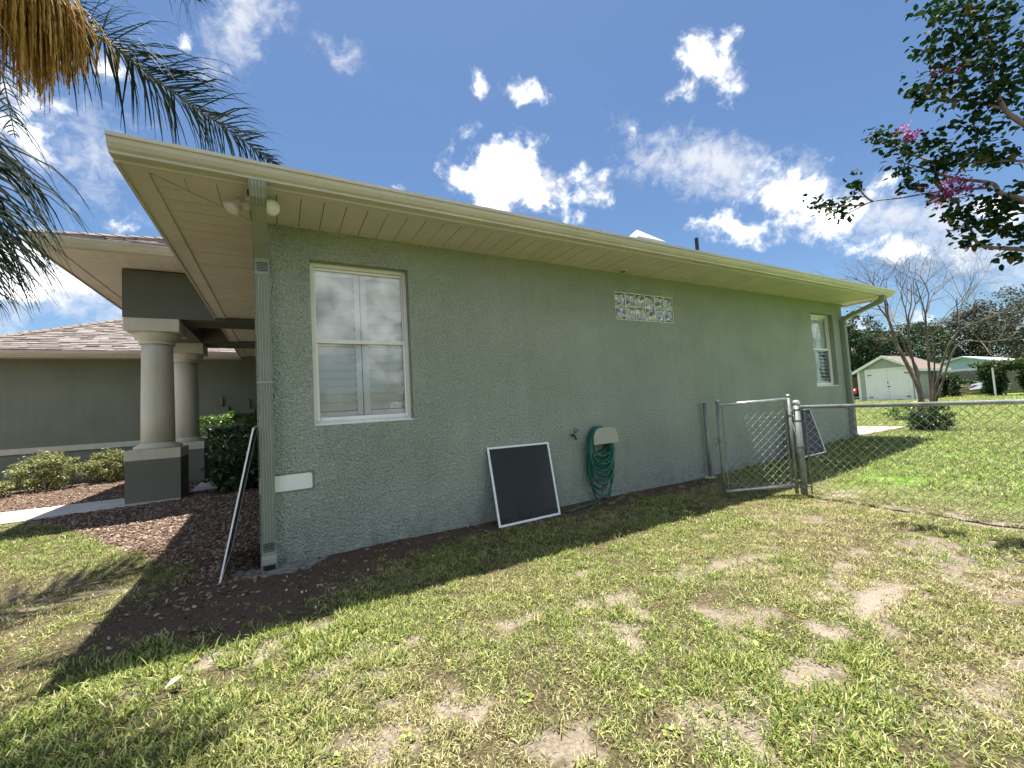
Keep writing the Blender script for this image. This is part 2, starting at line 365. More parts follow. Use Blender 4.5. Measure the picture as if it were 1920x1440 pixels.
M['brown_roof'] = pm('brown shingle', (.13, .10, .08), (.22, .175, .145), 14, rough=.9, bump=.4, bscale=40)
M['black'] = pm('black iron', (.02, .02, .022), rough=.5)
M['red'] = pm('red enamel', (.55, .015, .02), (.6, .02, .025), 5, rough=.25, spec=.6)
M['fence_wood'] = pm('grey fence wood', (.16, .135, .115), (.26, .225, .19), 6, rough=.9, stretch=(6, 6, .8))
M['dark_wood'] = pm('brown fence wood', (.07, .04, .03), (.12, .07, .05), 6, rough=.9, stretch=(6, 6, .8))
M['metal_roof'] = pm('pale metal roof', (.70, .74, .78), (.78, .82, .86), 4, rough=.4)
M['blue_wall'] = pm('pale blue wall', (.42, .53, .62), (.46, .57, .66), 3, rough=.7)
M['timber'] = pm('sawn timber', (.48, .40, .27), (.62, .54, .40), 8, rough=.8, stretch=(1, 6, 6))
M['tarp'] = pm('slate tarp', (.13, .14, .20), (.18, .19, .26), 5, rough=.7)
M['bulb'] = pm('frosted lamp face', (.72, .72, .70), (.82, .82, .80), 30, rough=.3)
M['paper'] = pm('dry leaf', (.50, .36, .22), (.62, .48, .32), 20, rough=.7)
M['pebble'] = pm('pale bit', (.62, .62, .60), (.8, .8, .78), 30, rough=.6)
M['pvc'] = pm('skylight acrylic', (.52, .54, .55), (.58, .60, .61), 6, rough=.3)

def mesh_screen_mat():
    mt, nt, N, L, B = nmat('insect mesh'); B.inputs['Base Color'].default_value = (.012, .016, .017, 1); B.inputs['Roughness'].default_value = .55
    t = N.new('ShaderNodeBsdfTransparent'); mx = N.new('ShaderNodeMixShader'); mx.inputs[0].default_value = .66
    L.new(t.outputs[0], mx.inputs[1]); L.new(B.outputs[0], mx.inputs[2]); L.new(mx.outputs[0], N['Material Output'].inputs[0]); return mt
M['mesh'] = mesh_screen_mat()
def block_mat():
    mt, nt, N, L, B = nmat('wavy glass block'); v = _coord(N, L)
    B.inputs['Base Color'].default_value = (.42, .45, .50, 1); B.inputs['Metallic'].default_value = .55; B.inputs['Roughness'].default_value = .22; B.inputs['Specular IOR Level'].default_value = 1.0
    B.inputs['Coat Weight'].default_value = 1; B.inputs['Coat Roughness'].default_value = .05
    n = _noise(N, L, _coord(N, L, (1.0, 1, .55)), 15, 2, .5, 1.4); b = N.new('ShaderNodeBump'); b.inputs['Strength'].default_value = .35; b.inputs['Distance'].default_value = .04
    L.new(n.outputs['Fac'], b.inputs['Height']); L.new(b.outputs[0], B.inputs['Normal']); L.new(b.outputs[0], B.inputs['Coat Normal'])
    return mt
M['block'] = block_mat()
def shingle_mat():
    mt, nt, N, L, B = nmat('weathered shingles'); a = N.new('ShaderNodeAttribute'); a.attribute_name = 'lv'
    col = _ramp(N, L, a.outputs['Fac'], [(0, (.09, .07, .066)), (.35, (.20, .165, .15)), (.65, (.34, .29, .265)), (1, (.44, .39, .36))])
    n = _noise(N, L, _coord(N, L), 160, 3); mx = N.new('ShaderNodeMix'); mx.data_type = 'RGBA'; mx.blend_type = 'MULTIPLY'; mx.inputs[0].default_value = .6
    L.new(col, mx.inputs[6]); L.new(_ramp(N, L, n.outputs['Fac'], [(.35, (.6, .6, .6)), (.65, (1.1, 1.1, 1.1))]), mx.inputs[7]); L.new(mx.outputs[2], B.inputs['Base Color'])
    B.inputs['Roughness'].default_value = .9; return mt
M['shingle'] = shingle_mat()

# ------------------------------------------------------------------ ground
L_W = 10.576                 # length of the near wall
def gz(x, y):
    x = np.asarray(x, float); y = np.asarray(y, float)
    z = .19*sstep(5.6, 11, x)+.10*sstep(.3, 3.8, y)*(1-sstep(-.2, .6, x))
    return z
def bumps(x, y): return .022*(fbm(x, y, 1.7, 3, 3)-.5)+.012*(fbm(x, y, 9, 2, 8)-.5)
MB = np.array([[-.9, .15], [-.33, -.25], [.67, -.68], [1.46, -1.22], [2.98, -2.15], [3.75, -2.75]])   # (y, x) lawn / mulch line
BARE = [(3.25, -2.95, .36, .17, 1), (3.0, -3.05, .3, .13, .9), (3.5, -2.72, .3, .1, .8), (2.94, -3.57, .30, .10, .9), (2.1, -3.09, .2, .12, .85), (1.82, -2.09, .16, .1, .8),
        (1.26, -1.99, .17, .09, .85), (1.87, -2.43, .17, .11, 1), (.78, -2.44, .12, .09, .9), (1.59, -2.36, .14, .07, .7), (3.12, -2.27, .3, .12, .75),
        (.02, -1.42, .30, .09, 1), (.24, -2.42, .12, .06, .8), (1.01, -2.82, .10, .08, .7), (1.56, -3.19, .14, .1, .8), (2.46, -3.6, .2, .08, .7),
        (.57, -2.5, .13, .07, .8), (2.7, -2.14, .3, .1, .7), (5.5, -1.75, .5, .14, .9), (5.5, -2.5, .25, .5, .75), (5.5, -3.2, .2, .4, .7), (4.3, -2.9, .5, .25, .6),
        (-1.3, .25, .6, .14, .6), (-1.9, .5, .5, .2, .55), (1.0, -2.15, .1, .06, .6), (2.3, -2.75, .2, .12, .6), (3.9, -3.3, .3, .2, .6), (4.6, -2.0, .3, .15, .5), (.45, -2.05, .09, .05, .6)]
def walk_y(x): return 3.72+(.35*sstep(-3.1, -1.9, x))
def surface(x, y):
    """what covers the ground: grass 0..1, mulch, sand, bare soil"""
    n1 = fbm(x, y, 2.4, 4, 21); n2 = fbm(x, y, 7, 3, 40); n3 = fbm(x, y, .7, 3, 55)
    wob = (n2-.5)*.35; n9 = fbm(x, y, 16, 2, 91)
    xb = np.interp(y, MB[:, 0], MB[:, 1])
    mulch = ((x > xb+wob) & (y > -.25+wob) & (x < .1)) | ((y > 3.75) & (x < .1) & (x > -14))
    mulch = mulch & (y < 9.9)
    mulch = mulch.astype(float)
    # bare soil in the drip line of the eave, widest at the corner
    w = .30+.80*np.exp(-np.clip(x, 0, None)/1.0)+(n1-.5)*.7
    soil = sstep(.12, -.12, (-y)-w)*(x > -.3)*(x < 5.6)*(y < .3)
    soil = np.maximum(soil, sstep(1.0, .75, np.hypot((x+.05)/.85, (y+.5)/.85)+(n1-.5)*.5))
    soil = soil*(x < 6)
    sand = np.zeros_like(x)
    for bx, by, rx, ry, k in BARE:
        d = np.hypot((x-bx)/rx, (y-by)/ry)+(n2-.5)*3.4+(n1-.5)*1.2+(n9-.5)*1.6
        sand = np.maximum(sand, k*sstep(1.15, .6, d))
    near = sstep(9, 5.5, x)
    sand = np.maximum(sand, near*.8*sstep(.62, .72, n2*.6+n1*.4))
    sand = np.where(y > .0, sand*.6, sand)
    grass = (1-.86*sand)*(1-soil*.9)*(1-mulch*.98)
    grass = grass*np.where(near > .5, .45+.55*sstep(.33, .55, n1), 1)
    return grass, mulch, sand*(1-mulch), soil*(1-mulch), n1, n3
def axis_coords(lo, hi, step, far):
    c = list(np.arange(lo, hi+1e-6, step)); d = step; a = lo; b = hi; left = []; right = []
    while b < far: d *= 1.22; b += d; a -= d; right.append(b); left.append(a)
    return np.array(left[::-1]+c+right)
def build_ground():
    gx = axis_coords(-5, 9, .045, 900); gy = axis_coords(-5, 5, .045, 900)
    X, Y = np.meshgrid(gx, gy, indexing='ij'); x = X.ravel(); y = Y.ravel()
    gr, mu, sa, so_, n1, n3 = surface(x, y)
    z = gz(x, y)+bumps(x, y)*(np.abs(x) < 60)-.012*sa
    n, k = len(gx), len(gy); i, j = np.meshgrid(np.arange(n-1), np.arange(k-1), indexing='ij'); a = (i*k+j).ravel()
    f = np.stack([a, a+k, a+k+1, a+1], 1)
    mt, nt, N, L, B = nmat('lawn soil'); v = _coord(N, L)
    def att(nm):
        q = N.new('ShaderNodeAttribute'); q.attribute_name = nm; return q.outputs['Fac']
    fine = _noise(N, L, v, 70, 6, .78).outputs['Fac']; mid = _noise(N, L, v, 6, 5, .6).outputs['Fac']
    thatch = _ramp(N, L, fine, [(.32, (.022, .019, .010)), (.5, (.085, .07, .035)), (.68, (.26, .22, .135))])  # dark tones stand in for the shadowed gaps between blades
    far = _ramp(N, L, mid, [(.3, (.09, .17, .025)), (.5, (.14, .23, .038)), (.75, (.21, .28, .065))])
    sand = _ramp(N, L, fine, [(.28, (.13, .10, .075)), (.45, (.27, .22, .175)), (.6, (.36, .30, .245)), (.78, (.50, .43, .36))])
    soil = _ramp(N, L, fine, [(.3, (.035, .025, .018)), (.5, (.10, .07, .05)), (.72, (.23, .175, .13))])
    mul = _ramp(N, L, fine, [(.3, (.08, .05, .035)), (.6, (.18, .12, .085)), (.8, (.33, .25, .19))])
    def mix(a, b, f_):
        q = N.new('ShaderNodeMix'); q.data_type = 'RGBA'; L.new(f_, q.inputs[0]); L.new(a, q.inputs[6]); L.new(b, q.inputs[7]); return q.outputs[2]
    c = mix(thatch, far, att('farg')); c = mix(c, sand, att('sand')); c = mix(c, soil, att('soil')); c = mix(c, mul, att('mulch'))
    L.new(c, B.inputs['Base Color']); B.inputs['Roughness'].default_value = .95; B.inputs['Specular IOR Level'].default_value = .15
    b = N.new('ShaderNodeBump'); b.inputs['Strength'].default_value = .7; b.inputs['Distance'].default_value = .02; L.new(fine, b.inputs['Height']); L.new(b.outputs[0], B.inputs['Normal'])
    farg = sstep(5, 7, x)
    o = np_mesh('ground', np.stack([x, y, z], 1), f, mt, smooth=True, attrs={'sand': sa, 'soil': so_, 'mulch': mu, 'farg': farg})
    tag(o, kind='structure')
build_ground()

# ---- scattering of blades and chips over points ------------------------------------------------
def scatter(name, pts, rot, scl, idx, protos, attrs, label, cat):
    col = bpy.data.collections.new(name+'_kinds')
    for k, p in enumerate(protos): col.objects.link(p)
    me = bpy.data.meshes.new(name); me.vertices.add(len(pts)); me.vertices.foreach_set('co', np.asarray(pts, np.float32).ravel())
    def fa(nm, a, ty='FLOAT', key='value'):
        q = me.attributes.new(nm, ty, 'POINT'); q.data.foreach_set(key, np.asarray(a, np.int32 if ty == 'INT' else np.float32).ravel())
    fa('spin', rot, 'FLOAT_VECTOR', 'vector'); fa('size', scl); fa('sort', idx, 'INT')
    for n, a in attrs.items(): fa(n, a)
    o = bpy.data.objects.new(name, me); COL.objects.link(o)
    ng = bpy.data.node_groups.new(name+'_scatter', 'GeometryNodeTree')
    ng.interface.new_socket('Geometry', in_out='INPUT', socket_type='NodeSocketGeometry'); ng.interface.new_socket('Geometry', in_out='OUTPUT', socket_type='NodeSocketGeometry')
    N = ng.nodes; L = ng.links
    gi = N.new('NodeGroupInput'); go = N.new('NodeGroupOutput'); ip = N.new('GeometryNodeInstanceOnPoints'); ci = N.new('GeometryNodeCollectionInfo')
    ci.inputs[0].default_value = col; ci.inputs[1].default_value = True; ci.inputs[2].default_value = True
    def na(nm, ty):
        q = N.new('GeometryNodeInputNamedAttribute'); q.data_type = ty; q.inputs[0].default_value = nm; return q.outputs[0]
    L.new(gi.outputs[0], ip.inputs['Points']); L.new(ci.outputs[0], ip.inputs['Instance']); ip.inputs['Pick Instance'].default_value = True
    L.new(na('sort', 'INT'), ip.inputs['Instance Index']); L.new(na('spin', 'FLOAT_VECTOR'), ip.inputs['Rotation']); L.new(na('size', 'FLOAT'), ip.inputs['Scale'])
    L.new(ip.outputs[0], go.inputs[0])
    md = o.modifiers.new('scatter', 'NODES'); md.node_group = ng
    tag(o, label, cat, kind='stuff'); return o
def proto(name, v, f, mat, attrs):
    o = np_mesh(name, v, f, mat, attrs=attrs); COL.objects.unlink(o); return o

def grass_mat():
    mt, nt, N, L, B = nmat('grass blade')
    a = N.new('ShaderNodeAttribute'); a.attribute_name = 'lv'
    d = N.new('ShaderNodeAttribute'); d.attribute_type = 'INSTANCER'; d.attribute_name = 'dry'
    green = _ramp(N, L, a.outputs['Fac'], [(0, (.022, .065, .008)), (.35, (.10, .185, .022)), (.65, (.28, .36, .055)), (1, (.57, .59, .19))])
    straw = _ramp(N, L, a.outputs['Fac'], [(0, (.10, .08, .035)), (.5, (.38, .325, .14)), (1, (.70, .62, .37))])
    s = N.new('ShaderNodeMath'); s.operation = 'ADD'; L.new(d.outputs['Fac'], s.inputs[0])
    m2 = N.new('ShaderNodeMath'); m2.operation = 'MULTIPLY'; L.new(a.outputs['Fac'], m2.inputs[0]); m2.inputs[1].default_value = .35; L.new(m2.outputs[0], s.inputs[1]); s.use_clamp = True
    mx = N.new('ShaderNodeMix'); mx.data_type = 'RGBA'; L.new(s.outputs[0], mx.inputs[0]); L.new(green, mx.inputs[6]); L.new(straw, mx.inputs[7])
    L.new(mx.outputs[2], B.inputs['Base Color']); B.inputs['Roughness'].default_value = .45; B.inputs['Specular IOR Level'].default_value = .35
    tr = N.new('ShaderNodeBsdfTranslucent'); L.new(mx.outputs[2], tr.inputs[0])
    ms = N.new('ShaderNodeMixShader'); ms.inputs[0].default_value = .3; L.new(B.outputs[0], ms.inputs[1]); L.new(tr.outputs[0], ms.inputs[2])
    L.new(ms.outputs[0], N['Material Output'].inputs[0]); return mt
M['grass'] = grass_mat()
def tuft(seed, nb, rad, hmin, hmax, lean, wid):
    r = np.random.default_rng(seed); V = []; F = []; A = []
    for i in range(nb):
        b = r.normal(0, rad*.5, 2); az = r.uniform(0, 6.28); ln = r.uniform(*lean); h = r.uniform(hmin, hmax); w = wid*r.uniform(.7, 1.3)
        d = np.array([math.cos(az), math.sin(az)]); p = np.array([-d[1], d[0]])
        tw = r.uniform(-.5, .5); p = p*math.cos(tw)+d*math.sin(tw)
        o = len(V)
        for t, ww in ((0, .8), (.5, 1), (1, .12)):
            s = h*math.sin(ln)*(t**1.4); z = h*math.cos(ln)*t*(1.15-.25*t)
            for sg in (-1, 1): V.append((b[0]+d[0]*s+p[0]*sg*w*ww/2, b[1]+d[1]*s+p[1]*sg*w*ww/2, z-.004))
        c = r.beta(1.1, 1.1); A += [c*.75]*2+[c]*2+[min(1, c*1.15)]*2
        F += [(o, o+1, o+3, o+2), (o+2, o+3, o+5, o+4)]
    return np.array(V), np.array(F), np.array(A)
def build_grass():
    protos = []
    for k in range(8):
        v, f, a = tuft(100+k, 46, .085, .018, .055, (.5, 1.5), .0050); protos.append(proto('blade_tuft_%02d' % k, v, f, M['grass'], {'lv': a}))
    for k in range(3):      # taller upright tufts
        v, f, a = tuft(200+k, 34, .06, .035, .08, (.3, 1.3), .0056); protos.append(proto('blade_tuft_%02d' % (8+k), v, f, M['grass'], {'lv': a}))
    for k in range(3):      # broad-leaved weeds, flat rosettes
        r = np.random.default_rng(400+k); V = []; F = []; A = []
        for i in range(9):
            az = i*.7+r.uniform(-.3, .3); ln = r.uniform(.03, .055); w = ln*.55; el = r.uniform(.15, .6); d = np.array([math.cos(az)*math.cos(el), math.sin(az)*math.cos(el), math.sin(el)]); p = np.array([-math.sin(az), math.cos(az), 0]); o = len(V); c0 = r.uniform(.3, .75)
            V += [d*.006, d*ln*.5+p*w*.5, d*ln*.5-p*w*.5, d*ln*1.0+p*w*.22-np.array([0, 0, .004]), d*ln-p*w*.22-np.array([0, 0, .004])]; F += [(o, o+2, o+1, o), (o+1, o+2, o+4, o+3)]; A += [c0*.7, c0, c0, c0*1.1, c0*1.1]
        F = [f if len(set(f)) == 4 else (f[0], f[1], f[2], f[2]+0) for f in F]
        F2 = np.array([f for f in F if len(set(f)) == 4]); protos.append(proto('blade_tuft_%02d' % (11+k), np.array(V), F2, M['grass'], {'lv': np.clip(A, 0, .8)}))
    for k in range(2):      # dead straw lying about
        r = np.random.default_rng(420+k); V = []; F = []; A = []
        for i in range(12):
            b = r.normal(0, .06, 2); az = r.uniform(0, 6.28); ln = r.uniform(.015, .05); w = r.uniform(.0007, .0016); d = np.array([math.cos(az), math.sin(az), r.uniform(-.05, .2)]); p = np.array([-d[1], d[0], 0]); q = np.array([b[0], b[1], r.uniform(.003, .02)]); o = len(V)
            V += [q+p*w, q-p*w, q+d*ln-p*w, q+d*ln+p*w]; F += [(o, o+1, o+2, o+3)]; A += [r.uniform(.35, .9)]*4
        protos.append(proto('blade_tuft_%02d' % (14+k), np.array(V), np.array(F), M['grass'], {'lv': np.array(A)}))
    P = []; Dr = []; S = []; I = []
    def field(x0, x1, y0, y1, dens, size, far=False):
        n = int((x1-x0)*(y1-y0)*dens); x = rng.uniform(x0, x1, n); y = rng.uniform(y0, y1, n)
        g, mu, sa, so_, n1, n3 = surface(x, y)
        keep = rng.uniform(0, 1, n) < g**1.3
        keep &= ~((x > -.03) & (x < L_W+.03) & (y > -.03))                    # the house
        keep &= ~((x < -1.85) & (x > -12) & (y > walk_y(x)) & (y < 4.88))       # the walk
        keep &= ~((x > 10.4) & (x < 13.35) & (y > -.12) & (y < 6))              # the patio
        # not behind the camera
        rel = (x-CAM[0])*CF[0]+(y-CAM[1])*CF[1]; keep &= rel > -.6
        x, y, n1, n3, so2, sa2 = x[keep], y[keep], n1[keep], n3[keep], so_[keep], sa[keep]; n = len(x)
        lush = fbm(x, y, 1.3, 4, 77); dry = np.clip((.56-lush)*2.8+rng.normal(0, .24, n)+.25*sa2, 0, 1)*.85
        corner = sstep(1.4, .3, np.hypot(x+.3, (y+1.75)*1.1)); dry = dry*(1-.75*corner)       # greener by the near left
        if far: dry = np.clip(dry*.28, 0, 1)
        P.append(np.stack([x, y, gz(x, y)+bumps(x, y)*(1 if not far else 1)], 1)); Dr.append(dry)
        S.append(size*rng.uniform(.65, 1.25, n)*(.75+.5*lush)*(1+.3*corner))
        tall = rng.uniform(0, 1, n) < (.05+.25*corner+.2*(lush > .62)); ii = np.where(tall, rng.integers(8, 11, n), rng.integers(0, 8, n)); q_ = rng.uniform(0, 1, n)
        if not far: ii = np.where(q_ < .025, rng.integers(11, 14, n), np.where(q_ > .93, rng.integers(14, 16, n), ii)); dry = np.where(q_ < .025, 0, np.where(q_ > .93, 1, dry)); Dr[-1] = dry
        I.append(ii)
    field(-1.2, 3.6, -4.2, -.6, 720, .68)
    field(-1.2, 3.6, -.6, .1, 500, .72)
    field(3.6, 6.5, -4.6, .1, 480, .80)
    field(-6, -1.2, -3, 3.9, 380, .8); field(-1.2, .1, .1, 3.9, 420, .75)
    field(6.5, 16, -5, 6, 150, 1.25, True)
    field(16, 40, -4, 16, 34, 2.1, True)
    P = np.concatenate(P); n = len(P); rot = np.zeros((n, 3)); rot[:, 2] = rng.uniform(0, 6.28, n); rot[:, 0] = rng.normal(0, .12, n); rot[:, 1] = rng.normal(0, .12, n)
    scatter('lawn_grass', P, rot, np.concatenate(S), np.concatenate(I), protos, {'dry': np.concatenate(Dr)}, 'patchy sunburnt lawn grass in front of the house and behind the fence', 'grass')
    # mulch chips and litter
    mt, nt, N, L, B = nmat('mulch chip'); a = N.new('ShaderNodeObjectInfo')
    L.new(_ramp(N, L, a.outputs['Random'], [(0, (.07, .042, .03)), (.4, (.15, .095, .068)), (.75, (.28, .20, .15)), (1, (.46, .38, .31))]), B.inputs['Base Color']); B.inputs['Roughness'].default_value = .9
    chips = []
    for k in range(6):
        r = np.random.default_rng(300+k); l, w, h = r.uniform(.009, .022), r.uniform(.004, .010), r.uniform(.0015, .004)
        v = np.array([(sx*l*r.uniform(.7, 1.1), sy*w*r.uniform(.6, 1.2), sz*h+.004*sx*r.uniform(-1, 1)) for sz in (-1, 1) for sx, sy in ((-1,-1),(1,-1),(1,1),(-1,1))])
        f = np.array([(0,3,2,1),(4,5,6,7),(0,1,5,4),(1,2,6,5),(2,3,7,6),(3,0,4,7)]); chips.append(proto('chip_%d' % k, v, f, mt, {}))
    X = []
    for x0, x1, y0, y1, dens, soil_too in ((-3.2, .05, -.6, 4.2, 1500, 1), (-6.5, .05, 4.2, 9.7, 500, 0), (-.8, 5.5, -1.6, .0, 500, 2)):
        n = int((x1-x0)*(y1-y0)*dens); x = rng.uniform(x0, x1, n); y = rng.uniform(y0, y1, n); g, mu, sa, so_, n1, n3 = surface(x, y)
        pr = mu*.95+(so_*.16 if soil_too else 0)+(.02 if soil_too == 2 else 0)
        if soil_too == 2: pr = so_*.16
        k = (rng.uniform(0, 1, n) < pr) & ~((x < -1.2) & (x > -12) & (y > walk_y(x)-.02) & (y < 4.9)) & ~((x > -.02) & (y > -.02)); X.append(np.stack([x[k], y[k]], 1))
    X = np.concatenate(X); n = len(X); z = gz(X[:, 0], X[:, 1])+bumps(X[:, 0], X[:, 1])+rng.uniform(.001, .012, n)
    rot = np.stack([rng.normal(0, .35, n), rng.normal(0, .35, n), rng.uniform(0, 6.28, n)], 1)
    scatter('mulch', np.column_stack([X, z]), rot, rng.uniform(.5, 1.35, n), rng.integers(0, 6, n), chips, {}, 'brown wood chip mulch around the porch and the house corner', 'mulch')
build_grass()

# ------------------------------------------------------------------ the house
WIN1 = (.444, 1.358, 1.1625, 2.706); BLK = (4.199, 5.375, 2.34, 2.733); WIN2 = (9.31, 10.17, 1.285, 2.745)
house = thing('house', (0, 0, 0), 'single storey sage green stucco house with cream eaves and a columned porch', 'house')
def wall_with_holes(x0, x1, z0, z1, th, holes):
    xs = sorted({x0, x1, *[h[0] for h in holes], *[h[1] for h in holes]}); zs = sorted({z0, z1, *[h[2] for h in holes], *[h[3] for h in holes]})
    g = G(); idx = {}
    def vid(i, k, b):
        key = (i, k, b)
        if key not in idx: idx[key] = len(g.v); g.v.append((xs[i], th if b else 0., zs[k]))
        return idx[key]
    def hole(i, k):
        if i < 0 or k < 0 or i >= len(xs)-1 or k >= len(zs)-1: return None
        cx, cz = (xs[i]+xs[i+1])/2, (zs[k]+zs[k+1])/2
        return any(h[0] < cx < h[1] and h[2] < cz < h[3] for h in holes)
    for i in range(len(xs)-1):
        for k in range(len(zs)-1):
            if hole(i, k): continue
            g.f.append((vid(i,k,0), vid(i+1,k,0), vid(i+1,k+1,0), vid(i,k+1,0))); g.f.append((vid(i,k,1), vid(i,k+1,1), vid(i+1,k+1,1), vid(i+1,k,1)))
            for di, dk, a, b in ((-1,0,(i,k+1),(i,k)), (1,0,(i+1,k),(i+1,k+1)), (0,-1,(i,k),(i+1,k)), (0,1,(i+1,k+1),(i,k+1))):
                if hole(i+di, k+dk) is not False: g.f.append((vid(*b,0), vid(*a,0), vid(*a,1), vid(*b,1)))
    return g
obj('wall', wall_with_holes(0, L_W, -.3, 3.02, .2, [WIN1, BLK, WIN2]), M['stucco'], house)
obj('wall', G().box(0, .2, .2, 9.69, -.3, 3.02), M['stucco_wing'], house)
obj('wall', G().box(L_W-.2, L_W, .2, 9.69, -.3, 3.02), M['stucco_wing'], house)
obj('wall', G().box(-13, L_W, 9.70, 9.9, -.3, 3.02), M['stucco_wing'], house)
obj('floor_slab', G().box(.2, L_W-.2, .2, 9.69, -.1, .05), M['inside'], house)
obj('ceiling', G().box(.2, L_W-.2, .2, 9.69, 2.95, 3.015), M['inside'], house)
# pale band left bare on the wall corner, and the same band along the wing
bg_ = G(); zt = [(.005, .752), (.1, .753), (.15, .748), (.2, .7505), (.27, .752), (.33, .7505), (.395, .752), (.41, .738), (.412, .63), (.40, .615), (.005, .612)]
bg_.prism([(a, b) for a, b in zt], 'y', -.006, .01); obj('trim_band', bg_, M['band'], house)
obj('trim_band_border', G().box(.005, .428, -.004, .01, .752, .768).box(.4125, .428, -.0035, .01, .60, .752).box(.005, .4125, -.0042, .01, .598, .6115), M['stucco_wing'], house)
obj('trim_band', G().box(-13, -.005, 9.66, 9.71, .80, .93), M['column'], house)

r_ = np.random.default_rng(17); ft = []
for k in range(22):
    a = math.pi+math.pi*k/21; ft.append((.16+.34*math.cos(a)*r_.uniform(.8, 1.15), -.04+.24*math.sin(a)*r_.uniform(.7, 1.2)))
obj('footing', G().prism(ft, 'z', -.1, .012), pm('worn concrete', (.12, .125, .12), (.30, .30, .28), 14, 6, .9, .6, 40, .02), house)
# ---- eaves of the main block
DX, DY, ZS, X2 = .733, .8345, 3.0, .273
fas = G(); fas.box(-DX+.02, L_W+X2-.02, -.70, -.68, 2.965, 3.1)
obj('fascia', fas, M['gutter'], house)
fl = G(); fl.prism([(-DX, 2.965), (-DX+.02, 2.965), (-DX+.02, 3.095), (-DX, 3.095)], 'y', -.70, 9.0); obj('fascia', fl, M['gutter'], house)
fr = G(); fr.prism([(L_W+X2-.02, 2.965), (L_W+X2, 2.965), (L_W+X2, 3.095), (L_W+X2-.02, 3.095)], 'y', -.70, 9.0); obj('fascia', fr, M['gutter'], house)
GP = [(-.702, 3.085), (-.702, 2.985), (-.768, 2.985), (-.772, 3.0), (-.792, 3.012), (-.812, 3.035), (-.822, 3.06), (-.8345, 3.066), (-.8345, 3.09), (-.824, 3.09), (-.824, 3.078), (-.812, 3.062), (-.79, 3.03), (-.765, 3.0), (-.712, 2.995), (-.712, 3.085)]
obj('gutter', G().prism(GP, 'x', -DX, L_W+X2), M['gutter'], house)
endcap = [p for p in GP[:9]]
obj('gutter_end_cap', G().prism(endcap, 'x', -DX-.003, -DX-.0005), M['gutter'], house)
obj('gutter_end_cap', G().prism(endcap, 'x', L_W+X2+.0005, L_W+X2+.003), M['gutter'], house)
for k, gx_ in enumerate((2.95, 6.2, 9.1)):
    obj('gutter_seam', G().prism([(u-(.0015 if i > 1 else -.0005), w-(.0015 if 0 < i < 7 else 0)) for i, (u, w) in enumerate(GP[:9])], 'x', gx_, gx_+.045), M['gutter'], house)
# soffit: outer trim boards, then one board after the other
obj('soffit_trim', G().box(-.7125, L_W+.252, -.679, -.60, 2.978, 2.998), M['cream'], house)
obj('soffit_trim', G().box(-.7125, -.58, -.597, 8.9, 2.978, 2.998), M['cream'], house)
obj('soffit_trim', G().box(L_W+.16, L_W+.245, -.597, 8.9, 2.978, 2.998), M['cream'], house)
obj('soffit_backing', G().box(-.70, L_W+.25, -.67, 9.0, 3.003, 3.012), M['dark'], house)
def boards(axis, a0, a1, step, b0, b1, z, mitre=None, gap=.006):
    me = None; a = a0; n = 0
    while a < a1-.02:
        e = min(a+step-gap, a1); zz = z+rnd.uniform(-.0015, .0015)
        if axis == 'x': x0, x1, y0, y1 = a, e, b0, b1
        else: x0, x1, y0, y1 = b0, b1, a, e
        if mitre is None: g = G().box(x0, x1, y0, y1, zz, zz+.009)
        else:
            c0 = mitre(a); c1 = mitre(e)
            pr = [(a, c0), (e, c1), (e, b1), (a, b1)] if axis == 'x' else [(c0, a), (b1, a), (b1, e), (c1, e)]
            g = G().prism(pr, 'z', zz, zz+.009)
        obj('soffit_board', g, M['cream'], house); a += step; n += 1
    return n
# along the near wall; towards the corner the boards are cut to the mitre
boards('x', .02, L_W+.15, .172, -.597, -.004, 2.989)
g_ = []
def mit_front(x): return -.597+0*x
for k in range(3):          # short boards in the corner triangle
    x0 = -.575+k*.19; x1 = x0+.186
    obj('soffit_board', G().prism([(x0, -.597), (x1, -.597), (x1, x1-.012), (x0, x0-.012)], 'z', 2.989, 2.998), M['cream'], house)
for k in range(3):
    y0 = -.575+k*.19; y1 = y0+.186
    obj('soffit_board', G().prism([(-.578, y0+.004), (y0-.004, y0+.004), (y1-.004, y1), (-.578, y1)], 'z', 2.9892, 2.998), M['cream'], house)
boards('y', 0.0, 4.06, .19, -.578, -.004, 2.989); boards('y', 4.75, 8.85, .19, -.578, -.004, 2.989)
# small round soffit vent
v_ = np.array([4.27, -.12, 2.989]); vent = obj('soffit_vent', G().lathe(v_+[0, 0, -.022], [(.03, .018), (.03, .002), (.052, .0), (.058, .006), (.058, .022)], 24), M['cream'], house, True)
obj('vent_hole', G().lathe(v_+[0, 0, -.0225], [(.03, 0), (.03, .002)], 20), M['dark'], vent)
